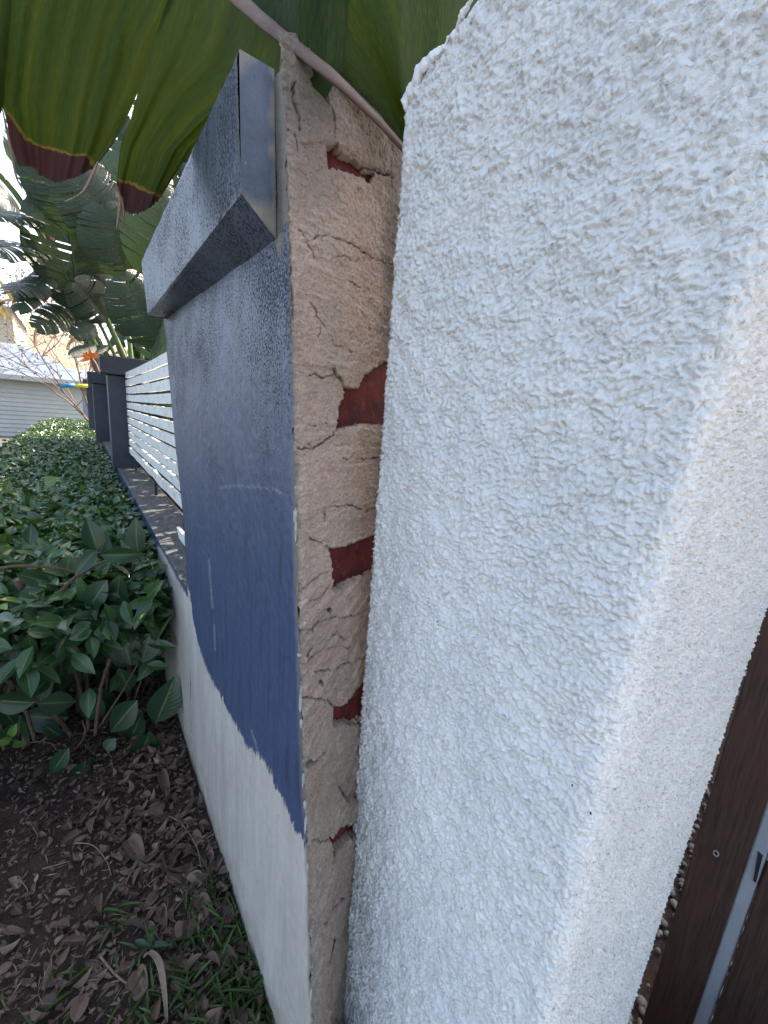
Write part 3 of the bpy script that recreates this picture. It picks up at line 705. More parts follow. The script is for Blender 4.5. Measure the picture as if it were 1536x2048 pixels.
# ------------------------------------------------------------------ white stucco gate pier
def pier():
    x1, yB, yD, xC, r = .486, .682, .160, 1.165, .024
    Z = np.unique(np.r_[np.linspace(ZG2-.04, -1.45, 60), np.linspace(-1.45, -.5, 500), np.linspace(-.5, .50, 680), np.linspace(.50, .62, 70)])
    prof = []
    for y in np.linspace(yB-.006, yD+r, 330): prof.append((x1, y))
    for a in np.linspace(0, math.pi/2, 22)[1:]: prof.append((x1+r-r*math.cos(a), yD+r-r*math.sin(a)))
    for x in np.linspace(x1+r, xC-.006, 230)[1:]: prof.append((x, yD))
    prof += [(xC-.002, yD+.002), (xC, yD+.008)]
    for y in np.linspace(yD+.008, yB, 12)[1:]: prof.append((xC, y))
    for x in np.linspace(xC, x1+.006, 16)[1:]: prof.append((x, yB))
    prof += [(x1+.0015, yB-.0015)]
    A = np.array(prof); n = len(A)
    cen = np.array([(x1+xC)/2, (yB+yD)/2])
    V = []
    # height of the top arris along the face: steps down towards the far corner
    ztop = lambda y, x: np.interp(y, [.547, .569, .60, .642, .673, .69], [.600, .585, .579, .584, .574, .545]) if x < .6 else .60
    topz = np.array([float(ztop(y, x)) for x, y in A])
    topz += .004*np.array([noise.noise(Vector((x*40, y*40, 3))) for x, y in A])
    # lean of the C edge: measured x shrinks a little with depth
    for z in Z:
        s = (z-Z[0])/(Z[-1]-Z[0]); zz = Z[0]+(topz-Z[0])*s
        B = A.copy()
        lean = np.interp(zz, [-1.56, -1.378, -1.091, -.728, -.4, .2], [.96, .984, 1.025, 1.111, 1.165, 1.20])
        k = np.clip((B[:, 0]-x1)/(xC-x1), 0, 1)
        B[:, 0] = x1+(lean-x1)*k
        yy = np.interp(zz, [-1.6, -.5, -.29, -.033, .2], [.163, .166, .163, .150, .130])
        kb = np.clip((yB-B[:, 1])/(yB-yD), 0, 1); B[:, 1] = yB+(yy-yB)*kb
        # rounded top shoulder
        dtop = np.clip((.024-(topz-zz))/.024, 0, 1); sh = .022*(1-np.sqrt(np.clip(1-dtop**2, 0, 1)))
        dirv = cen-B; dirv /= np.linalg.norm(dirv, axis=1)[:, None]
        nrm = np.where((np.arange(n) < 331)[:, None], np.array([[1., 0]]), dirv)
        B = B+nrm*sh[:, None]
        V.append(np.column_stack([B, zz]))
    V = np.concatenate(V)
    fx = (V[:, 0] < .55)
    L = np.r_[0, np.cumsum(np.linalg.norm(np.diff(A, axis=0), axis=1))]; sc_ = np.tile(L, len(Z)); zc = V[:, 2]
    TW = np.roll(A, -1, 0)-np.roll(A, 1, 0); NR = np.column_stack([TW[:, 1], -TW[:, 0]]); NR /= np.linalg.norm(NR, axis=1)[:, None]; NR = np.tile(NR, (len(Z), 1))
    wx = sc_+.006*pn(sc_, zc, 38, 1)+.002*pn(sc_, zc, 110, 2); wz = zc+.006*pn(sc_, zc, 38, 3)+.002*pn(sc_, zc, 110, 4)
    c1 = 1-np.clip(vor(wx, wz, 96, 5), 0, 1)**1.6; c2 = 1-np.clip(vor(wx, wz, 165, 6), 0, 1)**1.5
    keep1 = np.clip(.55+1.1*pn(sc_, zc, 30, 7), 0, 1); bil = np.abs(pn(wx, wz, 84, 8))**.7
    H = .0024*c1*keep1+.0012*c2+.0020*bil+.0005*pn(wx, wz, 230, 9)+.0016*pn(sc_, zc, 9, 10)
    c3 = 1-np.clip(vor(wx, wz, 185, 11), 0, 1)**1.5
    Hf = 2.5*(.0011*c3+.0008*np.abs(pn(wx, wz, 120, 12))+.0005*pn(wx, wz, 260, 13))
    tf = np.clip((sc_-L[332]-.004)/.03, 0, 1); Hh = H*(1-tf)+Hf*tf
    sgn = np.sign((NR[:1]@(np.array([[-1., 0]]).T))[0, 0]) or 1
    V[:, :2] += sgn*NR*(2.7*(Hh-.0034*(1-tf)-.003*tf)[:, None])
    top = V[:, 2] > .52
    V[top, 0] += .004*nz(V[top], 60, 66, 3); V[top, 2] += .006*nz(V[top], 45, 67, 3)*np.clip((V[top, 2]-.53)/.03, 0, 1)
    nz_ = len(Z)
    J, I = np.meshgrid(np.arange(nz_-1), np.arange(n), indexing='ij'); I2 = (I+1) % n
    F = np.stack([J*n+I, (J+1)*n+I, (J+1)*n+I2, J*n+I2], -1).reshape(-1, 4)
    top_c = len(V); last = (nz_-1)*n+np.arange(n); V = np.vstack([V, V[last].mean(0)])
    F = np.vstack([F, np.stack([last, np.full(n, top_c), np.full(n, top_c), np.roll(last, -1)], -1)]) if False else F
    o = fastmesh('stucco_wall', V[:-1], F, MAT['white'])
    lid = mesh('wall_top', V[last], [tuple(range(n))[::-1]], MAT['white']); lid.parent = o
    tag(o, 'thick white textured stucco wall end filling the right side, rough broken top edge', 'wall')
    mb = MB()
    for (x, y, s) in ((875, 1243, 2.6), (877, 1250, 2.0), (732, 1482, 1.5), (1145, 1570, 2.5), (1182, 1626, 3), (1120, 640, 1.5), (788, 1780, 1.4)):
        p = at(x, y, 0, .4838); q = s*.0006
        V = [(p[0]-.0008, p[1]-q, p[2]-q*.4), (p[0]-.0008, p[1]+q*.3, p[2]-q*1.3), (p[0]-.0008, p[1]+q, p[2]+q*.5), (p[0]-.0008, p[1]-q*.2, p[2]+q*1.4),
             (p[0]+.001, p[1], p[2])]
        mb.add(V, [(0, 1, 2, 3), (0, 4, 1), (1, 4, 2), (2, 4, 3), (3, 4, 0)])
    f = mb.obj('dirt_fleck', MAT['flake']); f.parent = o
    path = spline([at(x, y, 0, x1-.001) for x, y in ((808, 208), (822, 172), (838, 142), (862, 112), (885, 93), (905, 62), (920, 34), (938, -4), (960, -60))], 90)
    V = []
    for i, p in enumerate(path):
        p = p+np.array([.002, 0, -.001]); rr_ = max(.0015, .0045+.006*noise.noise(Vector(p)*22)+.003*noise.noise(Vector(p)*70))
        for k in range(12):
            a = 2*math.pi*k/12; q = p+np.array([math.cos(a)*rr_*.9, 0, math.sin(a)*rr_*1.5]); V.append(q+.0035*np.array(noise.noise_vector(Vector(q)*90))+.0022*np.array(noise.noise_vector(Vector(q)*260)))
    F = [(12*i+k, 12*i+(k+1) % 12, 12*i+12+(k+1) % 12, 12*i+12+k) for i in range(89) for k in range(12)]+[tuple(range(12))[::-1], tuple(89*12+k for k in range(12))]
    e = mesh('broken_rim', V, F, MAT['rim'], smooth=True); e.parent = o; e['label'] = 'pale rough broken top edge'
pier()

# ------------------------------------------------------------------ gate
def gate():
    X = 1.5; root = empty('timber_gate', (X, -.1, ZG2)); ks = []
    zb, zt = -2.07, .6
    def board(y0, y1, x0=X):
        V = []; n = 30
        for j in range(n):
            z = zb+(zt-zb)*j/(n-1); wv = .0015*noise.noise(Vector((y0*9, z*7, 1)))
            for (x, y) in ((x0, y1-.003), (x0+.003, y1), (x0+.022, y1), (x0+.022, y0), (x0+.003, y0), (x0, y0+.003)): V.append((x, y+wv, z))
        F = [(6*j+k, 6*j+(k+1) % 6, 6*j+6+(k+1) % 6, 6*j+6+k) for j in range(n-1) for k in range(6)]
        F += [tuple(range(6))[::-1], tuple(6*(n-1)+k for k in range(6))]
        ks.append(mesh('board', V, F, MAT['wood']))
    board(.097, .214)
    for i in range(7): board(.060-.122*(i+1)+.004, .060-.122*i)
    V = []; n = 60
    for j in range(n):
        z = zb+(zt-zb)*j/(n-1); k = .003*noise.noise(Vector((z*25, 0, 2)))+.0015*noise.noise(Vector((z*90, 0, 5)))
        for (x, y) in ((X+.004, .096), (X+.001, .092), (X+.001, .068+k), (X+.006, .064+k), (X+.018, .062), (X+.018, .097)): V.append((x, y, z))
    F = [(6*j+k, 6*j+(k+1) % 6, 6*j+6+(k+1) % 6, 6*j+6+k) for j in range(n-1) for k in range(6)]
    ks.append(mesh('metal_strip', V, F, MAT['metal']))
    p0 = at(1521, 1709, 0, X-.002); p1 = at(1512, 1752, 0, X-.002)
    mb = MB(); mb.add([(X-.003, p0[1]-.005, p0[2]), (X-.003, p0[1]+.006, p0[2]+.004), (X-.003, p1[1]+.002, p1[2]-.02), (X-.003, p1[1]-.004, p1[2]-.02),
                       (X+.004, p0[1]-.005, p0[2]), (X+.004, p0[1]+.006, p0[2]+.004), (X+.004, p1[1]+.002, p1[2]-.02), (X+.004, p1[1]-.004, p1[2]-.02)],
                      [(0, 1, 2, 3), (0, 4, 5, 1), (1, 5, 6, 2), (2, 6, 7, 3), (3, 7, 4, 0)])
    ks.append(mb.obj('latch_slot', MAT['black']))
    p = at(1432, 1707, 0, X-.002); mb = MB()
    mb.tube([(p[0], p[1]+.006*math.cos(a), p[2]+.009*math.sin(a)) for a in np.linspace(0, 2*math.pi, 17)], .0018, 6); ks.append(mb.obj('screw_eye', MAT['metal'], smooth=True))
    for z in (-1.2, -.1):
        mb = MB(); mb.box((X+.024, -.78, z-.05), (X+.05, .21, z+.05)); ks.append(mb.obj('rail', MAT['wood']))
    tag(root, 'dark brown vertical board gate with a grey metal strip between boards', 'gate'); adopt(root, *ks)
gate()

# ------------------------------------------------------------------ instanced leaf meshes
def leaf_template(nl=7, nw=4, fold=.25, curl=.25, shape=1.0):
    V = []; UV = []
    for j in range(nl):
        t = j/(nl-1); wd = math.sin(math.pi*min(1, t**.85*.985+.008))**shape*.5
        for i in range(nw+1):
            s = -1+2*i/nw; V.append((t, s*wd, fold*abs(s)*wd-curl*t*t)); UV.append((.5+s*.5, t))
    return np.array(V), gridF(nw+1, nl), np.array(UV)
def scatter(name, T, pos, dirs, nrms, length, width, mat, parent=None, tint=None, seed=0):
    Vt, Ft, UVt = T; rng = np.random.default_rng(seed); N = len(pos)
    d_ = dirs/np.linalg.norm(dirs, axis=1)[:, None]; b = np.cross(nrms, d_); b /= np.maximum(np.linalg.norm(b, axis=1), 1e-6)[:, None]; n_ = np.cross(d_, b)
    V = pos[:, None]+length[:, None, None]*Vt[None, :, 0, None]*d_[:, None]+width[:, None, None]*Vt[None, :, 1, None]*b[:, None]+length[:, None, None]*Vt[None, :, 2, None]*n_[:, None]*.6
    F = (Ft[None]+(np.arange(N)*len(Vt))[:, None, None]).reshape(-1, Ft.shape[1])
    tint = rng.random(N) if tint is None else tint
    me = bpy.data.meshes.new(name); nv = N*len(Vt); nf = len(F); k = Ft.shape[1]
    me.vertices.add(nv); me.vertices.foreach_set('co', V.reshape(-1).astype(np.float32))
    me.loops.add(nf*k); me.loops.foreach_set('vertex_index', F.reshape(-1).astype(np.int32))
    me.polygons.add(nf); me.polygons.foreach_set('loop_start', (np.arange(nf)*k).astype(np.int32)); me.polygons.foreach_set('loop_total', np.full(nf, k, np.int32))
    me.polygons.foreach_set('use_smooth', [True]*nf)
    me.update(calc_edges=True)
    a = me.attributes.new('tint', 'FLOAT', 'POINT'); a.data.foreach_set('value', np.repeat(tint, len(Vt)).astype(np.float32))
    l = me.uv_layers.new(name='UVMap'); l.data.foreach_set('uv', np.tile(UVt, (N, 1))[F.reshape(-1)].ravel().astype(np.float32))
    me.materials.append(mat); me.validate()
    o = bpy.data.objects.new(name, me); COL.objects.link(o)
    if parent: o.parent = parent
    return o
T_leaf = leaf_template(8, 4, .3, .22); T_small = leaf_template(4, 2, .3, .2)

# ------------------------------------------------------------------ hedge
def hedge():
    rng = np.random.default_rng(3)
    root = empty('hedge', (-.3, 6, ZG)); ks = []
    tag(root, 'long clipped green hedge running along the low wall', 'hedge')
    def top(x, y):
        return -.735-.10*np.exp(-(y-1.9)/.35)-.06*np.clip((x-.12)/.15, 0, 1)**2-.10*np.clip((-.75-x)/.15, 0, 1)+.03*np.sin(x*9+y*5)*np.sin(y*7.3+1)
    def batch(y0, y1, N, L, T, nm, seed):
        x = rng.uniform(-.9 if y1 > 3 else -1.0, .275, N); y = y0+(y1-y0)*rng.random(N)
        z = top(x, y)-np.abs(rng.normal(0, .05, N))
        pos = np.stack([x, y, z], -1)
        az = rng.uniform(0, 2*math.pi, N); el = rng.normal(.35, .35, N)
        dr = np.stack([np.cos(az)*np.cos(el), np.sin(az)*np.cos(el), np.sin(el)], -1)
        nr = np.stack([rng.normal(-.15, .45, N), rng.normal(-.2, .45, N), np.ones(N)], -1)
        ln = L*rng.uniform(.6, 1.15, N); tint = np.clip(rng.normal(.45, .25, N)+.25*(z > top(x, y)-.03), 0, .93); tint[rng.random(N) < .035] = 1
        return scatter(nm, T, pos, dr, nr, ln, ln*rng.uniform(.42, .55, N), MAT['leaf'], tint=tint, seed=seed)
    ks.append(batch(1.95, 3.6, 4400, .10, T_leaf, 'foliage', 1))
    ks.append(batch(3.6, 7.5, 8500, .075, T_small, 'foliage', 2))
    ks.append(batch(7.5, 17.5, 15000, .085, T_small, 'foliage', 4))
    # sides: left face and body
    N = 9000; y = 2.1+15*rng.random(N)**1.5; x = rng.choice([-.9, .24], N, p=[.8, .2])+rng.normal(0, .04, N); z = rng.uniform(-1.3, -.78, N)
    dr = rng.normal(0, 1, (N, 3)); dr[:, 2] = np.abs(dr[:, 2])*.4; nr = np.stack([np.full(N, -1.), rng.normal(0, .5, N), rng.normal(.5, .4, N)], -1)
    ks.append(scatter('foliage', T_small, np.stack([x, y, z], -1), dr, nr, np.full(N, .08), np.full(N, .04), MAT['leaf'], seed=7))
    # near end: looser skirt of leaves hanging over the stems
    N = 900; x = rng.uniform(-1.0, .22, N); y = rng.uniform(1.82, 2.35, N); z = -.80-.24*np.abs(rng.normal(0, .55, N))-np.clip(.12-x, 0, .3)*0
    dr = np.stack([rng.normal(0, .8, N), rng.normal(-.5, .6, N), rng.normal(-.15, .5, N)], -1); nr = np.stack([rng.normal(-.1, .4, N), rng.normal(-.8, .4, N), rng.uniform(.4, 1, N)], -1)
    ks.append(scatter('foliage', T_leaf, np.stack([x, y, z], -1), dr, nr, rng.uniform(.08, .13, N), rng.uniform(.042, .066, N), MAT['leaf'], tint=np.clip(rng.normal(.35, .25, N), 0, .95), seed=8))
    # stems
    bm_ = MB(); r = random.Random(9)
    for i in range(38):
        x0 = r.uniform(-.95, .15); y0 = r.uniform(2.15, 3.6) if i > 7 else r.uniform(2.2, 2.5); px_, py_ = x0+r.uniform(-.25, .25), y0+r.uniform(-.3, .2)
        pts = spline([(x0, y0, ZG-.02), (x0+r.uniform(-.05, .05), y0+r.uniform(-.05, .05), -1.25), (px_, py_, -.95), (px_+r.uniform(-.1, .1), py_, -.8)], 12)
        bm_.tube(pts, np.linspace(.013*r.uniform(.6, 1.3), .004, 12), 7)
    ks.append(bm_.obj('stem', MAT['bark'], smooth=True))
    adopt(root, *ks)
hedge()
def near_shrub():
    """big leaved plant at the near end of the hedge"""
    root = empty('broadleaf_shrub', (-.05, 2.1, ZG)); ks = []
    tag(root, 'loose broad leaved shrub with bare brown stems on the soil below the hedge end', 'shrub')
    YS = 2.02
    def P(x, y, Y=YS): return at(x, y, 1, Y)
    stems = [([(70, 1490, 2.25), (95, 1380, 2.22), (88, 1290, 2.2), (60, 1220, 2.15), (35, 1160, 2.1)], .020, .013),
             ([(60, 1225, 2.15), (110, 1195, 2.05), (150, 1155, 2.0), (215, 1120, 1.98)], .011, .004),
             ([(-20, 1140, 1.95), (40, 1132, 1.95), (110, 1136, 1.95), (170, 1150, 1.98)], .006, .004),
             ([(178, 1460, 2.1), (165, 1390, 2.1), (125, 1280, 2.1), (100, 1200, 2.1)], .008, .006),
             ([(190, 1470, 2.0), (203, 1370, 1.98), (222, 1315, 1.98)], .008, .007),
             ([(180, 1350, 2.3), (190, 1290, 2.3), (200, 1200, 2.3)], .012, .010),
             ([(198, 1455, 2.0), (240, 1390, 1.97), (280, 1320, 1.95), (292, 1300, 1.95)], .005, .003),
             ([(260, 1430, 2.0), (285, 1350, 2.0), (300, 1290, 1.98)], .004, .003),
             ([(70, 1480, 2.05), (55, 1430, 2.0), (35, 1400, 2.0), (20, 1360, 2.0)], .008, .006),
             ([(0, 1350, 2.1), (60, 1390, 2.05), (120, 1440, 2.1), (160, 1500, 2.1)], .013, .008),
             ([(150, 1500, 2.0), (170, 1470, 1.98), (165, 1440, 1.98)], .004, .003),
             ([(250, 1500, 1.95), (200, 1510, 1.95), (170, 1490, 1.98)], .005, .004),
             ([(290, 1255, 2.0), (283, 1180, 2.1), (270, 1120, 2.2)], .003, .003),
             ([(250, 1245, 2.0), (262, 1190, 2.1), (265, 1120, 2.2)], .003, .003)]
    for pts, r0, r1 in stems:
        q = spline([P(*p) for p in pts], 14); q = np.array([v+np.array([.004*noise.noise(Vector(v)*30), 0, 0]) for v in q])
        mb = MB(); mb.tube(q, np.linspace(r0, r1, 14), 9); ks.append(mb.obj('stem', MAT['bark'], smooth=True))
    # leaves: base px, tip px, width px, depth
    L = [((262, 1330), (238, 1245), 52, 1.95), ((285, 1325), (300, 1262), 46, 1.93), ((288, 1310), (302, 1350), 30, 1.94), ((312, 1445), (346, 1368), 52, 1.85),
         ((300, 1462), (268, 1545), 50, 1.84), ((275, 1400), (222, 1462), 44, 1.92), ((285, 1425), (255, 1490), 40, 1.95), ((70, 1404), (-14, 1404), 46, 1.95), ((74, 1408), (148, 1404), 44, 1.94),
         ((80, 1402), (98, 1348), 32, 1.96), ((170, 1520), (160, 1588), 40, 1.85), ((138, 1495), (102, 1548), 30, 1.9), ((185, 1515), (205, 1548), 24, 1.87), ((60, 1285), (30, 1345), 40, 2.0),
         ((50, 1280), (75, 1340), 36, 2.02), ((205, 1400), (175, 1440), 34, 2.05), ((210, 1500), (228, 1480), 24, 1.9), ((30, 1480), (48, 1495), 20, 1.85), ((25, 1478), (-5, 1485), 20, 1.85), ((20, 1475), (30, 1452), 16, 1.85),
         ((120, 1345), (118, 1382), 26, 2.1), ((10, 1270), (-20, 1330), 36, 2.05), ((215, 1160), (172, 1220), 44, 1.92), ((240, 1150), (228, 1228), 40, 1.95), ((200, 1110), (282, 1110), 32, 1.9), ((195, 1100), (176, 1042), 36, 1.93),
         ((150, 1150), (190, 1100), 30, 1.95), ((20, 960), (10, 985), 18, 2.3), ((90, 970), (110, 955), 26, 2.4), ((60, 1090), (62, 1052), 26, 2.2), ((140, 1110), (130, 1150), 30, 2.0), ((120, 1250), (150, 1235), 30, 2.1),
         ((250, 1440), (232, 1420), 30, 1.96), ((260, 1380), (240, 1345), 36, 2.0), ((90, 1450), (120, 1475), 26, 2.05), ((5, 1420), (30, 1450), 30, 2.0), ((310, 1290), (345, 1225), 6, 1.9)]
    rng = np.random.default_rng(4); rr = random.Random(2)
    for i in range(34):
        x = rr.uniform(-10, 290); y = rr.uniform(1130, 1460) if x < 200 else rr.uniform(1100, 1330); a = rr.uniform(0, 6.28); l = rr.uniform(62, 95)
        L.append(((x, y), (x+l*math.cos(a), y+l*math.sin(a)), l*.55, rr.uniform(2.05, 2.4)))
    light = {17, 18, 19, 28, 36}
    for i, (b, t, wpx, Y) in enumerate(L):
        pb, pt = P(*b, Y), P(*t, Y-.02+.05*rng.random())
        pw = np.linalg.norm(P(b[0]+wpx, b[1], Y)-P(*b, Y))*.92
        dv = pt-pb; ln = np.linalg.norm(dv); nr = np.array([-.25+rng.normal(0, .25), -1, .5+rng.normal(0, .3)])
        tint = np.array([1. if i in light else rng.uniform(0, .7)])
        nm = 'leaf'
        ks.append(scatter(nm, T_leaf, pb[None], dv[None], nr[None], np.array([ln*1.12]), np.array([pw*1.35]), MAT['shrubleaf'], tint=tint))
    adopt(root, *ks)
near_shrub()

# ------------------------------------------------------------------ soil litter, twigs, grass
def litter():
    rng = np.random.default_rng(11)
    def zone(N, bias):
        x = XF-.01-np.abs(rng.beta(1.1, 2.2, N))*1.25; y = rng.uniform(.5, 2.5, N)
        w_ = np.exp(-((XF-x)/.28)) if bias else np.ones(N)
        k = rng.random(N) < w_; return x[k], y[k]
    def place(N, L, mat, nm, T, flat=.35, bias=False, wr=.45, seed=0):
        x, y = zone(N, bias); n = len(x); az = rng.uniform(0, 6.28, n); el = rng.normal(.05, flat*.5, n)
        dr = np.stack([np.cos(az)*np.cos(el), np.sin(az)*np.cos(el), np.sin(el)], -1); nr = np.stack([rng.normal(0, flat, n), rng.normal(0, flat, n), rng.choice([-1., 1.], n)], -1)
        ln = L*rng.uniform(.5, 1.3, n); pos = np.stack([x, y, np.full(n, ZG)+rng.uniform(-.004, .014, n)], -1)
        return scatter(nm, T, pos, dr, nr, ln, ln*wr*rng.uniform(.7, 1.3, n), mat, tint=rng.random(n)**1.5, seed=seed)
    a = place(5200, .020, MAT['dead'], 'leaf_litter', T_small, .6, seed=1); tag(a, 'fine brown mulch crumbs spread over the dark soil', 'mulch', kind='stuff')
    T_dead = leaf_template(7, 4, .8, .5, .8)
    b = place(2600, .048, MAT['dead'], 'dead_leaves', T_dead, .5, True, .5, seed=2); tag(b, 'brown dead leaves gathered along the foot of the wall', 'dead leaves', kind='stuff')
    T_n = leaf_template(4, 1, 0, .25, .5)
    c_ = place(1500, .030, MAT['twig'], 'straw_bits', T_n, .35, False, .07, seed=5); tag(c_, 'pale broken straw and root bits on the soil', 'straw', kind='stuff')
    # grass tufts near the wall and the front
    gx, gy = [], []
    for (px_, py_, s, n) in ((470, 1840, .05, 60), (440, 1900, .07, 90), (500, 1960, .05, 80), (400, 1960, .08, 90), (360, 2030, .1, 110), (240, 2020, .10, 90), (455, 2040, .08, 120), (430, 1780, .03, 26), (120, 2040, .1, 40), (225, 1850, .04, 22), (530, 2040, .03, 50)):
        p = at(px_, py_, 2, ZG); gx += list(p[0]+rng.normal(0, s, n//2)); gy += list(p[1]+rng.normal(0, s, n//2))
    gx = np.minimum(np.array(gx), XF-.006); gy = np.array(gy); n = len(gx)
    T = leaf_template(6, 2, .5, .9, .55); az = rng.uniform(0, 6.28, n); el = rng.uniform(.15, 1.1, n)
    dr = np.stack([np.cos(az)*np.cos(el)-.15, np.sin(az)*np.cos(el)-.1, np.sin(el)], -1); nr = np.stack([-np.cos(az), -np.sin(az), np.full(n, .8)], -1)
    ln = rng.uniform(.03, .10, n)
    g = scatter('grass', T, np.stack([gx, gy, np.full(n, ZG-.004)], -1), dr, nr, ln, rng.uniform(.0035, .0075, n), MAT['grass'], seed=3); tag(g, 'green grass blades creeping along the wall foot', 'grass', kind='stuff')
litter()
def debris():
    def G(x, y, h=.006): return at(x, y, 2, ZG+h)
    tw = [([(150, 1686), (185, 1690), (212, 1720), (222, 1750)], .0022, 'thin pale curved root lying on bare soil'),
          ([(315, 1622), (360, 1645), (392, 1690), (402, 1735)], .0032, 'pale dry curved stalk nearest the middle of the wall foot'),
          ([(198, 1910), (232, 1950), (270, 1975), (318, 1982)], .0035, 'brown bowed twig left of the curled dry leaf'),
          ([(85, 1738), (140, 1722)], .0022, 'short straight pale stick on bare soil'),
          ([(66, 1655), (75, 1672), (70, 1690)], .002, 'tiny forked pale root at the far left soil'),
          ([(320, 1780), (338, 1750)], .003, 'short pale splinter among dead leaves'),
          ([(345, 1825), (372, 1790), (392, 1760)], .003, 'grey brown twig leaning among dead leaves'),
          ([(0, 1965), (20, 1930), (44, 1885)], .0018, 'long thin straw at the lower left edge'),
          ([(172, 2010), (190, 1975), (203, 1945)], .0018, 'thin upright straw by the grass'),
          ([(45, 1490), (75, 1483), (105, 1488), (112, 1500)], .0024, 'pale green curved stalk under the shrub'),
          ([(290, 1798), (310, 1790), (322, 1772)], .0016, 'fine pale root curling over the mulch'),
          ([(40, 1760), (55, 1780), (50, 1800)], .0016, 'fine pale root crumb on dark soil'),
          ([(250, 1770), (262, 1745), (276, 1722)], .0024, 'short tan twig above the small dry leaves')]
    for pts, r, lab in tw:
        q = spline([G(*p) for p in pts], 12) if len(pts) > 2 else resample([G(*p) for p in pts], 6)
        mb = MB(); mb.tube(q, np.linspace(r, r*.5, len(q)), 6); tag(mb.obj('twig', MAT['twig'], smooth=True), lab, 'twig', 'twigs on the soil')
    T = leaf_template(12, 6, .9, .55, .75); rng = np.random.default_rng(5)
    lv = [((275, 1938), (287, 1992), 28, .7, 'grey brown dry leaf beside the bowed twig'), ((320, 1812), (330, 1850), 16, .55, 'small upright tan leaf among soil crumbs'),
          ((350, 1868), (372, 1848), 24, .85, 'round tan leaf lying right of the green sprig'), ((150, 2045), (172, 1980), 26, .6, 'broad reddish brown leaf at the lower edge'),
          ((380, 1840), (372, 1888), 20, .3, 'dark folded leaf below the round tan leaf'), ((255, 1680), (285, 1720), 26, .5, 'brown crumpled leaf in the middle of the soil'),
          ((395, 1795), (425, 1832), 22, .45, 'purple brown leaf close to the wall foot'), ((12, 1860), (44, 1862), 12, .9, 'tan leaf on its own at the left edge'),
          ((300, 1635), (330, 1600), 22, .7, 'pointed tan leaf above the curved stalk'), ((440, 1900), (475, 1930), 22, .5, 'brown leaf tucked in grass by the wall'),
          ((200, 1790), (198, 1822), 12, .5, 'narrow brown leaf upright in the soil'), ((320, 1545), (336, 1590), 16, .8, 'pale tan leaf near the shrub base'), ((110, 1890), (124, 1870), 10, .95, 'small whitish leaf curl on dark soil')]
    for b, t, wpx, tint, lab in lv:
        pb, pt = G(*b, .006), G(*t, .022); pw = np.linalg.norm(G(b[0]+wpx, b[1])-G(*b)); dv = pt-pb
        o = scatter('dry_leaf', T, pb[None], dv[None], np.array([[rng.normal(0, .3), rng.normal(-.2, .3), 1.]]), np.array([np.linalg.norm(dv)]), np.array([pw*1.2]), MAT['dead'], tint=np.array([tint]))
        tag(o, lab, 'leaf', 'dry leaves on the soil')
    # long curled brown blade in the foreground
    q = spline([G(288, 1915, .03), G(300, 1905, .05), G(318, 1925, .05), G(328, 1975, .03), G(334, 2045, .01)], 20); V = []
    for i, p in enumerate(q):
        t = i/19; wv = .008*math.sin(math.pi*(.1+.8*t)); V += [p+np.array([-wv, 0, .003]), p+np.array([0, -.001, -.003]), p+np.array([wv, 0, .004])]
    F = [(3*i+k, 3*i+k+1, 3*i+3+k+1, 3*i+3+k) for i in range(19) for k in range(2)]
    m_ = mesh('curled_blade', V, F, MAT['twig'], smooth=True); sm = m_.modifiers.new('s', 'SOLIDIFY'); sm.thickness = .0012
    tag(m_, 'long curled tan dry blade among the grass at the lower front', 'leaf')
    # green sprig
    root = empty('green_sprig', tuple(G(290, 1900))); ks = []
    for t in ((305, 1862), (272, 1880), (316, 1890), (280, 1912), (340, 1888)):
        pb, pt = G(294, 1892, .02), G(*t, .03); dv = pt-pb
        ks.append(scatter('leaf', T_leaf, pb[None], dv[None], np.array([[0, -.2, 1.]]), np.array([np.linalg.norm(dv)*1.1]), np.array([.016]), MAT['shrubleaf'], tint=np.array([.8])))
    tag(root, 'small blue green sprig of leaves lying on dead leaves', 'sprig'); adopt(root, *ks)
debris()
def pebbles():
    rng = np.random.default_rng(8); bm = bmesh.new()
    for i in range(900):
        x, y = rng.uniform(1.2, 3.2), rng.uniform(.05, .85); r = rng.uniform(.008, .02)
        ret = bmesh.ops.create_icosphere(bm, subdivisions=2, radius=1); s = rng.uniform(.6, 1.3, 3)*r; s[2] *= .7; a = rng.uniform(0, 6)
        for v in ret['verts']:
            k = 1+.15*noise.noise(v.co*1.3+Vector((i, 0, 0))); c = v.co*k; c = Vector((c.x*s[0], c.y*s[1], c.z*s[2])); c.rotate(Matrix.Rotation(a, 3, 'Z')); v.co = c+Vector((x, y, ZG2+r*.3))
    me = bpy.data.meshes.new('pebbles'); bm.to_mesh(me); bm.free(); me.materials.append(MAT['pebble'])
    for p in me.polygons: p.use_smooth = True
    o = bpy.data.objects.new('pebbles', me); COL.objects.link(o); tag(o, 'grey rounded pebbles on the ground between white wall and gate', 'pebbles', kind='stuff')
pebbles()

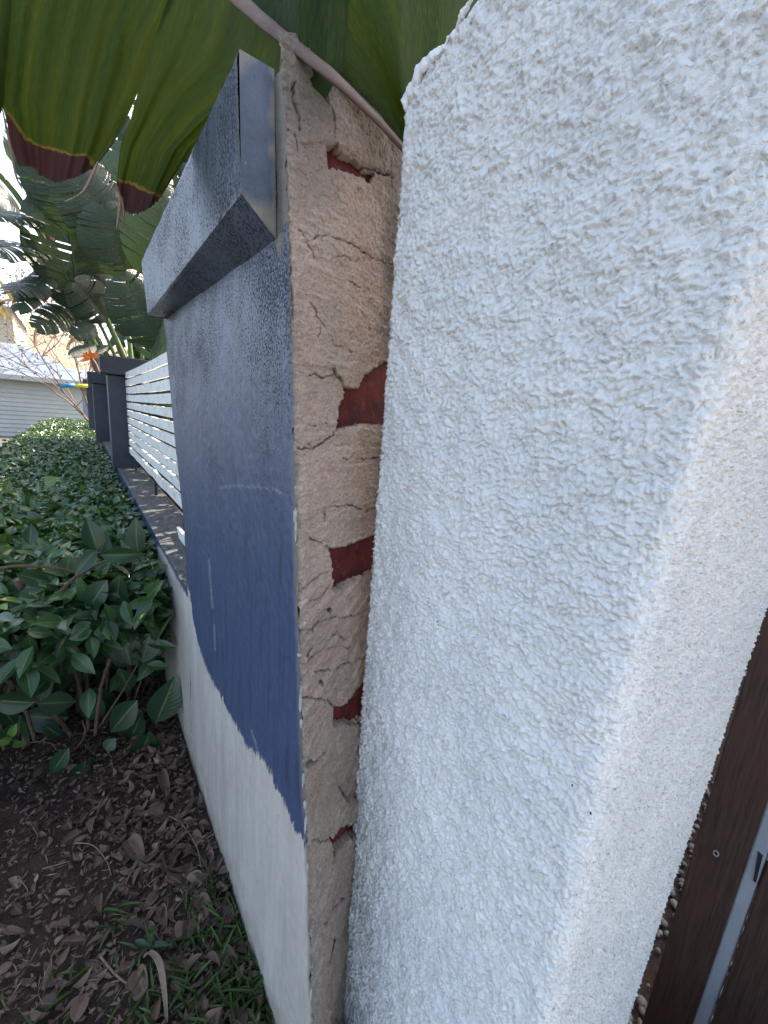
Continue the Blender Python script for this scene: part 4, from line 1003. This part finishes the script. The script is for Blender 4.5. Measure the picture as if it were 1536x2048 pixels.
def added_shade_wall():
    mb = MB(); mb.box((3.2, .9, ZG2), (9, 3.3, 4.4)); o = mb.obj('added_shade_wall', MAT['cream']); tag(o, 'cream block added out of view behind the gate to cast shade', 'house')  # unseen block added to shade the gate gap and the overhead leaf
    V = []; xs = np.linspace(-60, -1.5, 24); ys = np.linspace(-60, 19, 60); X, Y = np.meshgrid(xs, ys)
    P = np.stack([X.ravel(), Y.ravel(), np.full(X.size, ZG+.03)], -1); o = mesh('added_street', P, gridF(24, 60), MAT['asphalt']); tag(o, kind='structure')  # unseen ground sheet added to set the light bounced onto the walls
    xs = np.linspace(-1.45, 60, 20); ys = np.linspace(-60, -.45, 30); X, Y = np.meshgrid(xs, ys)
    P = np.stack([X.ravel(), Y.ravel(), np.full(X.size, ZG+.03)], -1); o = mesh('added_bounce_path', P, gridF(20, 30), MAT['concrete']); tag(o, kind='structure')  # unseen pale sheet added to bounce light onto the broken end
added_shade_wall()
# ------------------------------------------------------------------ giant overhead leaf
def big_leaf():
    root = empty('giant_leaf', (.3, .95, .6)); ks = []
    tag(root, 'huge torn olive green paddle leaf with brown tips hanging over the pillar top', 'leaf')
    def depth(x, y): return np.interp(x, [-60, 250, 350, 450, 520, 600, 800, 960], [1.22, 1.18, 1.12, 1.02, .92, .80, .74, .74])
    def blade(name, L, Rr, bot, nu, nv, necline=None, spotline=None, pleat=.010, npl=5, u0=0., lab=None):
        L = resample(L, nv); Rr = resample(Rr, nv); B = resample(bot, nu) if bot is not None else None
        if B is not None: B[2:-2, 1] += np.array([5*noise.noise(Vector((q*.33, u0*9, 1)))+3*noise.noise(Vector((q*.9, u0*9, 5))) for q in range(nu-4)])
        uu = np.linspace(0, 1, nu); P2 = []; UV = []
        for j in range(nv):
            v = j/(nv-1); row = L[j]*(1-uu[:, None])+Rr[j]*uu[:, None]
            if B is not None: row = row+(v**5)*(B-(L[-1]*(1-uu[:, None])+Rr[-1]*uu[:, None]))
            P2.append(row); UV += [(u0+u, v) for u in uu]
        P2 = np.concatenate(P2); UV = np.array(UV); P = []
        for (x, y), (u, v) in zip(P2, UV):
            dep = depth(x, y)+pleat*math.cos((u-u0)*math.pi*2*npl)+.012*math.sin((u-u0)*7)*v+.05*v*v*(1 if nv > 50 else 0)
            P.append(at(x, y, 1, dep))
        P = np.array(P)
        sc = .0016
        nec = np.full(len(P), -.2)
        if necline is not None:
            sgn = np.where(P2[:, 1] > np.interp(P2[:, 0], [a for a, _ in necline], [b for _, b in necline]), 1, -1)
            nec = seg_dist(P2, necline)*sgn*sc+.004*nz(P, 40, 71)
        spot = np.zeros(len(P))
        if spotline is not None: spot = np.clip(1-seg_dist(P2, spotline)/26, 0, 1)
        o = mesh(name, P, gridF(nu, nv), MAT['bigleaf'], smooth=True, attrs=dict(nec=nec, spot=spot), uv=UV)
        if lab: o['label'] = lab
        ks.append(o)
    blade('leaf_blade', [(22, -90), (20, 0), (12, 70), (6, 140), (3, 208), (13, 240), (22, 290), (38, 332)], [(385, -90), (352, 0), (309, 81), (277, 182), (250, 245), (228, 286), (210, 310), (194, 330)],
          [(38, 332), (64, 334), (82, 352), (110, 366), (143, 358), (172, 345), (194, 330)], 70, 90,
          [(3, 208), (33, 254), (49, 277), (88, 296), (114, 303), (140, 312), (172, 314), (190, 345)], None, .0035, 6, 0., 'wide leaf lobe with a purple brown scorched tip')
    blade('leaf_blade', [(362, -90), (336, 0), (305, 90), (274, 190), (262, 235), (241, 290), (233, 365), (238, 398)], [(700, -40), (690, 130), (650, 200), (560, 200), (470, 230), (390, 290), (350, 350), (320, 396)],
          [(238, 398), (247, 420), (262, 427), (280, 427), (303, 413), (320, 396)], 70, 90, [(233, 361), (260, 368), (283, 378), (319, 396)], None, .0035, 5, .35, 'narrower leaf lobe with a dark red tip beside the coping')
    blade('leaf_blade', [(430, -90), (500, 0), (560, 52), (615, 96), (665, 138), (708, 178), (760, 228), (800, 290), (830, 330)], [(1000, -120), (990, -20), (980, 20), (960, 70), (930, 120), (900, 170), (880, 220), (860, 290), (850, 330)], None, 80, 80,
          None, [(493, 0), (561, 50), (615, 93), (665, 132), (708, 172), (758, 215), (800, 285)], .003, 3, .7, 'deep green half of the leaf with black scarring along the rib')
    blade('leaf_blade', [(-80, -90), (-70, 60), (-60, 200), (-50, 330)], [(30, -90), (24, 0), (14, 110), (7, 215)], None, 12, 30, None, None, .004, 2, .2)
    # midrib: flattened stalk
    mid = spline([(400, -70, .98), (478, 0, .93), (543, 56, .86), (608, 108, .80), (658, 147, .77), (705, 190, .765), (760, 245, .76), (802, 292, .755), (840, 330, .75)], 40)
    wpx = np.interp(np.linspace(0, 1, 40), [0, .2, .5, .7, 1], [17, 15, 13, 9, 6]); V = []
    for i, (x, y, Y) in enumerate(mid):
        t = mid[min(i+1, 39)]-mid[max(i-1, 0)]; n2 = np.array([t[1], -t[0]]); n2 = n2/np.linalg.norm(n2)
        for a in np.linspace(0, 2*math.pi, 12, endpoint=False):
            o_ = math.cos(a)*wpx[i]*(1+.12*noise.noise(Vector((i*.6, a*2, 0)))); P = at(x+n2[0]*o_, y+n2[1]*o_, 1, Y-.012-.010*math.sin(a)); V.append(P)
    F = [(12*i+k, 12*i+(k+1) % 12, 12*i+12+(k+1) % 12, 12*i+12+k) for i in range(39) for k in range(12)]
    ks.append(mesh('midrib', V, F, MAT['midrib'], smooth=True))
    # shrivelled strips at the tips
    for pts, wd in (([(4, 215), (14, 262), (24, 310), (33, 355), (46, 380)], 3), ([(232, 368), (240, 400), (238, 430), (233, 458)], 4), ([(243, 392), (247, 430), (243, 460)], 3), ([(196, 322), (185, 350), (165, 385), (130, 402)], 5), ([(325, 395), (318, 380), (335, 365)], 3)):
        q = spline(pts, 14); V = []
        for i, (x, y) in enumerate(q):
            k = wd*math.sin(math.pi*(.12+.8*i/13)); V += [at(x-k, y, 1, 1.2), at(x, y+1, 1, 1.19), at(x+k, y, 1, 1.205)]
        F = [(3*i+k, 3*i+k+1, 3*i+3+k+1, 3*i+3+k) for i in range(13) for k in range(2)]
        ks.append(mesh('dry_strip', V, F, MAT['twig'], smooth=True))
    adopt(root, *ks)
big_leaf()

# ------------------------------------------------------------------ bird of paradise clump
def paddle(name, base, tip, width, nrm, tears=6, seed=0, curl=.15, mat=None, comb=0.):
    """paddle leaf: two halves, each split into strips by tears"""
    r = random.Random(seed); b = np.array(base, float); t = np.array(tip, float); ax = t-b; Ln = np.linalg.norm(ax); ax /= Ln
    n_ = np.array(nrm, float); n_ -= n_@ax*ax; n_ /= np.linalg.norm(n_); s_ = np.cross(n_, ax)
    V = []; F = []; UV = []
    def mid(u): return b+ax*Ln*u-n_*curl*Ln*u*u
    for side in (-1, 1):
        tears = int(tears*1.5+2); cuts = sorted([0, 1]+[r.uniform(.08, .95) for _ in range(tears)])
        for c0, c1 in zip(cuts[:-1], cuts[1:]):
            if c1-c0 < .02: continue
            comb = max(comb, .012); gap = comb*(c1-c0); sk = r.uniform(-.02, .05); dr = r.uniform(-.06, .10)
            nu = max(2, int((c1-c0)*22)); nw = 5; base_i = len(V)
            for i in range(nu+1):
                u = c0+(c1-c0)*i/nu
                w_ = width*.36*math.sin(math.pi*min(1, (u*.93+.06)))**.5
                for k in range(nw+1):
                    v = k/nw; uu = u+(sk+.10)*v*.6-gap*v*(i/nu-.5)*.0
                    uc = c0+(c1-c0)*(.5+(i/nu-.5)*(1-gap*6*v if comb else 1-.05*v))
                    uu = uc+(sk+.08)*v*.7
                    p = mid(min(uu, 1.06))+s_*side*w_*v*(1-.1*v)+n_*(.22*w_*v-.42*w_*v*v+dr*w_*v*v)
                    V.append(p); UV.append((.5+side*v*.5, u))
            for i in range(nu):
                for k in range(nw):
                    a = base_i+i*(nw+1)+k; q = (a, a+1, a+nw+2, a+nw+1); F.append(q if side > 0 else q[::-1])
    o = mesh(name, V, F, mat or MAT['paddle'], smooth=True, attrs=dict(tint=np.full(len(V), r.uniform(.1, .8))), uv=UV)
    rib = MB(); rib.tube([mid(u) for u in np.linspace(-.02, .97, 12)], np.linspace(.009, .003, 12)*max(.5, Ln), 6); rb = rib.obj('midrib', MAT['ribgreen'], smooth=True); rb.parent = o
    return o
def P3(x, y, Y): return at(x, y, 1, Y)
def clump(label, base, leaves, trunks, seed):
    root = empty('bird_of_paradise', base); ks = []; tag(root, label, 'plant', 'bird of paradise plants behind the fence')
    for pts, r0, r1, mt in trunks:
        q = spline([P3(*p) for p in pts], 20); mb = MB(); mb.tube(q, np.linspace(r0, r1, 20), 9); ks.append(mb.obj('stem', MAT[mt], smooth=True))
    for i, (b, t, w_, nr, tears, comb) in enumerate(leaves):
        ks.append(paddle('leaf', P3(*b), P3(*t), w_, nr, tears, seed*50+i, comb=comb))
    adopt(root, *ks)
clump('tall bird of paradise plant with a leaning red brown trunk left of the grey post', (.7, 6.2, -.6),
      [((160, 625, 5.6), (135, 385, 5.2), 1.15, (.2, -1, .3), 7, .01), ((120, 560, 5.8), (20, 560, 5.2), .55, (0, -.5, 1), 9, .06), ((90, 500, 5.6), (-40, 470, 5.0), .7, (0, -.6, 1), 9, .05),
       ((150, 612, 5.7), (80, 645, 5.3), .42, (.3, -.8, .5), 10, .09), ((120, 520, 5.6), (30, 600, 5.2), .4, (-.2, -.8, .4), 5, .03), ((80, 440, 5.5), (-40, 400, 5.0), .6, (0, -.5, 1), 8, .03),
       ((70, 400, 5.5), (60, 230, 5.0), .8, (-.2, -1, .3), 7, .01), ((190, 690, 5.2), (142, 702, 5.0), .26, (0, -.6, 1), 1, 0), ((190, 650, 5.4), (150, 668, 5.3), .32, (0, -.9, .3), 1, 0),
       ((110, 480, 5.9), (190, 330, 5.6), .9, (.3, -1, .1), 6, .01), ((40, 420, 6), (-60, 330, 5.6), .7, (0, -1, .4), 6, .02)],
      [([(205, 740, 5.9), (170, 650, 5.8), (125, 560, 5.7), (85, 450, 5.7), (60, 370, 5.6)], .085, .05, 'redstem'), ([(210, 745, 5.8), (165, 640, 5.7), (115, 530, 5.6), (40, 400, 5.5), (-20, 330, 5.4)], .035, .022, 'petiole'),
       ([(110, 540, 5.5), (60, 470, 5.4), (-10, 420, 5.3)], .03, .02, 'petiole'), ([(215, 740, 5.7), (175, 660, 5.6), (150, 600, 5.6)], .04, .02, 'petiole'),
       ([(70, 380, 5.6), (50, 340, 5.6), (30, 300, 5.6)], .05, .02, 'redstem')], 1)
clump('bird of paradise plant with upright pale green stalks rising behind the nearest grey post', (1.1, 5.9, -.6),
      [((215, 640, 5.6), (160, 570, 5.3), .7, (0, -1, .2), 3, .0), ((235, 640, 5.9), (205, 480, 5.6), 1.0, (.2, -1, .2), 5, .01), ((262, 640, 5.8), (262, 500, 5.5), .75, (0, -1, .4), 4, .01), ((240, 600, 5.4), (205, 590, 5.2), .45, (0, -.7, .8), 3, .02),
       ((215, 690, 5.6), (170, 700, 5.4), .22, (0, -.6, 1), 0, 0), ((250, 560, 5.3), (200, 545, 5.2), .4, (0, -.6, 1), 4, .03), ((290, 620, 5.7), (300, 400, 5.4), .9, (-.2, -1, .1), 6, .01)],
      [([(218, 720, 5.75), (190, 670, 5.7), (165, 625, 5.65)], .035, .024, 'petiole'), ([(248, 715, 5.75), (228, 670, 5.7), (210, 630, 5.65)], .035, .024, 'petiole'), ([(262, 718, 5.8), (258, 680, 5.8), (250, 640, 5.8)], .028, .02, 'petiole'),
       ([(232, 716, 5.7), (215, 680, 5.7), (196, 640, 5.7)], .018, .014, 'petiole'), ([(285, 720, 5.9), (280, 660, 5.9), (270, 560, 5.9)], .02, .012, 'petiole')], 2)
clump('dense dark bird of paradise leaves close behind the big pillar', (1.2, 4.6, -.6),
      [((300, 720, 4.6), (330, 560, 4.4), .8, (-.3, -1, .1), 6, .02), ((320, 700, 4.6), (260, 560, 4.3), .8, (0, -1, .2), 5, .01), ((260, 560, 5.0), (215, 420, 4.7), .9, (0, -1, .1), 5, .01), ((300, 560, 4.8), (330, 400, 4.5), .9, (.1, -1, .1), 5, .01),
       ((250, 500, 5.1), (150, 330, 4.8), 1.0, (0, -1, .2), 6, .01), ((260, 480, 5.1), (280, 300, 4.9), 1.1, (0, -1, .1), 6, .01), ((180, 480, 5.3), (100, 250, 5.0), 1.1, (0, -1, .1), 6, .01), ((310, 725, 4.4), (345, 690, 4.2), .25, (0, -1, .4), 0, 0)],
      [([(310, 730, 4.7), (300, 650, 4.7), (290, 560, 4.8)], .02, .015, 'petiole'), ([(325, 730, 4.6), (322, 640, 4.6), (300, 520, 4.7)], .022, .015, 'petiole')], 3)
def backdrop_foliage():
    """dark mass of garden planting behind the screen"""
    rng = np.random.default_rng(21); N = 2600
    y = rng.uniform(2.6, 9, N); x = .85+rng.random(N)*2.2; z = rng.uniform(-1.3, .55, N)
    far = rng.random(N) < .6
    y[far] = rng.uniform(7.0, 10.5, far.sum()); x[far] = rng.uniform(.75, 3.2, far.sum()); z[far] = rng.uniform(-.9, 4.6, far.sum())
    M2 = 3200; y = np.r_[y, rng.uniform(1.9, 8.5, M2)]; x = np.r_[x, .82+rng.random(M2)**1.5*1.1]; z = np.r_[z, rng.uniform(-1.4, .42, M2)]; far = np.r_[far, np.zeros(M2, bool)]; N += M2  # extra leaves added close behind the slats to shade the gaps
    dr = rng.normal(0, 1, (N, 3)); nr = np.stack([rng.normal(-.3, .5, N), rng.normal(-.8, .4, N), rng.uniform(0, 1, N)], -1)
    ln = rng.uniform(.25, .6, N); ln[~far] *= .55
    T = leaf_template(6, 2, .4, .3)
    
    o = scatter('garden_shrubbery', T, np.stack([x, y, z], -1), dr, nr, ln, ln*.4, MAT['paddle'], seed=4); tag(o, 'dark mass of garden foliage behind the fence and pillar', 'shrubbery', kind='stuff')
backdrop_foliage()
def flower():
    root = empty('orange_flower', tuple(P3(186, 730, 5.0))); ks = []
    rnd = random.Random(3); c = P3(183, 716, 5.0)
    for i in range(9):
        a = rnd.uniform(-.6, 2.6); l = rnd.uniform(.05, .11)
        dv = np.array([-math.cos(a)*l, -.03, math.sin(a)*l*.8+.0])
        T = leaf_template(5, 2, .4, .3)
        ks.append(scatter('petal', T, c[None], dv[None], np.array([[0, -1, .3]]), np.array([np.linalg.norm(dv)]), np.array([.035]), MAT['orange']))
    mb = MB(); mb.tube(spline([P3(196, 745, 5.0), P3(190, 728, 5.0), c], 8), [.022, .02, .018, .018, .016, .014, .012, .01], 8); ks.append(mb.obj('stalk', MAT['redstem'], smooth=True))
    tag(root, 'orange flower with pink stalk poking out left of the nearest grey post cap', 'flower'); adopt(root, *ks)
flower()

# ------------------------------------------------------------------ bare shrub at the far hedge end
def bare_shrub():
    root = empty('bare_shrub', tuple(P3(170, 850, 13))); ks = []; r = random.Random(12); mb = MB(); tips = []
    def grow(p, d_, l, rad, k):
        n = 5; q = [Vector(p)]
        for i in range(n):
            d_ = (d_+Vector((r.gauss(0, .16), r.gauss(0, .16), r.gauss(.02, .12)))).normalized(); q.append(q[-1]+d_*l/n)
        mb.tube(q, np.linspace(rad*.6, rad*.36, n+1), 5, False)
        if k == 0: tips.append(q[-1]); return
        for _ in range(4 if k > 1 else 5):
            grow(q[r.randint(2, n)], (d_+Vector((r.gauss(0, .55), r.gauss(0, .4), r.gauss(.0, .5)))).normalized(), l*r.uniform(.55, .85), rad*.6, k-1)
    base = Vector(P3(185, 850, 13))
    for (x, y, l, rad) in ((145, 790, 1.3, .035), (110, 720, 2.0, .035), (160, 770, 1.6, .03), (80, 700, 2.2, .03), (150, 690, 1.9, .03)):
        t = Vector(P3(x, y, 13)); grow(base, (t-base).normalized(), l, rad, 3)
    ks.append(mb.obj('branch', MAT['twig'], smooth=True))
    tp = np.array([tuple(t) for t in tips]); rng = np.random.default_rng(1); tp = np.repeat(tp, 2, 0)+rng.normal(0, .06, (len(tp)*2, 3)); N = len(tp)
    ks.append(scatter('leaf_tuft', T_small, tp, rng.normal(0, 1, (N, 3)), rng.normal(0, 1, (N, 3)), np.full(N, .07), np.full(N, .035), MAT['dead'], tint=np.clip(rng.random(N)+.3, 0, 1), seed=2))
    tag(root, 'bare twiggy shrub with dry leaves at the far end of the hedge', 'shrub'); adopt(root, *ks)
bare_shrub()
# pole
pole = empty('hose_pole', tuple(P3(148, 771, 12.2))); a, b_, c_ = P3(121, 771, 12.2), P3(150, 771.5, 12.2), P3(176, 772, 12.2)
mb = MB(); mb.tube([a, b_], .045, 10); k1 = mb.obj('blue_section', MAT['bluepaint'], smooth=True); mb = MB(); mb.tube([b_, c_], .042, 10); k2 = mb.obj('yellow_section', MAT['yellowpaint'], smooth=True)
tag(pole, 'short horizontal pole, blue at one end and yellow at the other, beside the far post', 'pole'); adopt(pole, k1, k2)

# ------------------------------------------------------------------ garage, houses
def garage():
    root = empty('garage', (-2.5, 22, ZG)); ks = []; Y = 20; xr = .12; xl = -7.5; eave = .60
    n = 14; V = []; F = []; pitch = (eave+.0-ZG)/n
    for i in range(n):
        z0 = ZG+i*pitch; z1 = z0+pitch; b = len(V)
        V += [(xl, Y-.035, z0), (xr, Y-.035, z0), (xr, Y, z1), (xl, Y, z1), (xl, Y, z0), (xr, Y, z0)]
        F += [(b, b+1, b+2, b+3), (b+4, b+5, b+1, b)]
    V += [(xr, Y, ZG), (xr, Y+6, ZG), (xr, Y+6, eave), (xr, Y, eave)]; F.append(tuple(range(len(V)-4, len(V))))
    ks.append(mesh('siding_wall', V, F, MAT['siding']))
    ap = at(48, 692, 1, 22.5); e = .5
    zr = ap[2]; V = [(xl-.3, Y-.4, eave+.0), (xr+.45, Y-.4, eave-.02), (xr+.45, Y+6.4, eave), (xl-.3, Y+6.4, eave), (ap[0], Y+2.2, zr), (-6.0, Y+2.2, zr)]
    F = [(0, 1, 4, 5), (1, 2, 4), (2, 3, 5, 4), (3, 0, 5)]
    o = mesh('hip_roof', V, F, MAT['sheetroof']); s = o.modifiers.new('s', 'SOLIDIFY'); s.thickness = .06; ks.append(o)
    mb = MB(); mb.box((xl-.3, Y-.46, eave-.16), (xr+.5, Y-.38, eave+.02)); mb.box((xr+.42, Y-.38, eave-.16), (xr+.5, Y+6.4, eave+.02)); ks.append(mb.obj('gutter', MAT['siding'], bevel=.01))
    tag(root, 'low garage with pale blue hip roof and white horizontal siding past the hedge', 'garage'); adopt(root, *ks)
garage()
def yellow_house():
    root = empty('yellow_house', (-6, 31, ZG)); ks = []
    Y = 30; p = at(30, 640, 1, Y); xr = p[0]-.1
    top = at(0, 560, 1, Y)[2]; 
    mb = MB(); mb.box((-12, Y, ZG), (xr, Y+8, top-1.2)); ks.append(mb.obj('wall', MAT['cream']))
    a = at(36, 612, 1, Y-.6); b = at(-60, 470, 1, Y-.6)
    for o_ in (0, -.42):
        V = []
        for y in (Y-.7, Y+8.5):
            for q in (a, b):
                for dz in (0, -.26): V.append((q[0]+(0 if o_ == 0 else -.55), y, q[2]+dz+o_))
        F = [(0, 2, 3, 1), (4, 5, 7, 6), (0, 4, 6, 2), (1, 3, 7, 5), (0, 1, 5, 4), (2, 6, 7, 3)]
        ks.append(mesh('fascia', V, F, MAT['yellow']))
    z0 = at(20, 690, 1, Y)[2]; x0 = at(8, 690, 1, Y)[0]
    for i in range(6):
        mb = MB(); mb.box((x0, Y-.05, z0-.1-i*.13), (x0+.55, Y+.02, z0-.04-i*.13)); ks.append(mb.obj('louvre', MAT['black']))
    tag(root, 'yellow trimmed cream house at the left edge above the garage roof', 'house'); adopt(root, *ks)
yellow_house()
def far_house():
    root = empty('white_outbuilding', (3, 34, ZG)); ks = []
    mb = MB(); mb.box((-2.3, 33, ZG), (6, 38, .9)); ks.append(mb.obj('wall', MAT['sheetroof']))  # wall takes the roof's blue to stand for its shaded look
    V = [(-2.8, 32.6, .9), (6.4, 32.6, .9), (6.4, 38.4, 2.0), (-2.8, 38.4, 2.0)]; o = mesh('roof', V, [(0, 1, 2, 3)], MAT['sheetroof']); s = o.modifiers.new('s', 'SOLIDIFY'); s.thickness = .1; ks.append(o)
    tag(root, 'pale outbuilding with a blue grey roof behind the bare shrub', 'building'); adopt(root, *ks)
far_house()
def bank_trees():
    r = random.Random(31)
    labs = ['bare pinkish tree on the bank above the garage roof', 'sparse olive tree on the bank left of the bare shrub', 'small bare tree high on the bank by the yellow house']
    for i, (px_, py_, Y, h, leafy) in enumerate(((70, 690, 38, 5.0, .25), (135, 700, 36, 3.5, 1.0), (40, 680, 46, 6, .1))):
        b = Vector(P3(px_, py_, Y)); root = empty('bank_tree', tuple(b)); mb = MB(); tips = []
        def grow(p, d_, l, rad, k):
            q = [Vector(p)]
            for _ in range(4):
                d_ = (d_+Vector((r.gauss(0, .15), r.gauss(0, .15), r.gauss(.03, .1)))).normalized(); q.append(q[-1]+d_*l/4)
            mb.tube(q, np.linspace(rad, rad*.6, 5), 4, False)
            if k == 0: tips.append(q[-1]); return
            for _ in range(4): grow(q[r.randint(1, 4)], (d_+Vector((r.gauss(0, .6), r.gauss(0, .5), r.gauss(0, .4)))).normalized(), l*.62, rad*.55, k-1)
        grow(b, Vector((0, 0, 1)), h*.45, .09, 4)
        k1 = mb.obj('trunk', MAT['twig']); tp = np.array([tuple(t) for t in tips]); rng = np.random.default_rng(i); n = int(len(tp)*(1+3*leafy)); tp = tp[rng.integers(0, len(tp), n)]+rng.normal(0, .15, (n, 3))
        k2 = scatter('crown', T_small, tp, rng.normal(0, 1, (n, 3)), rng.normal(0, 1, (n, 3)), np.full(n, .22), np.full(n, .12), MAT['leaf'] if leafy > .5 else MAT['dead'], tint=np.full(n, .97), seed=i)
        tag(root, labs[i], 'tree', 'trees on the bank'); adopt(root, k1, k2)
bank_trees()
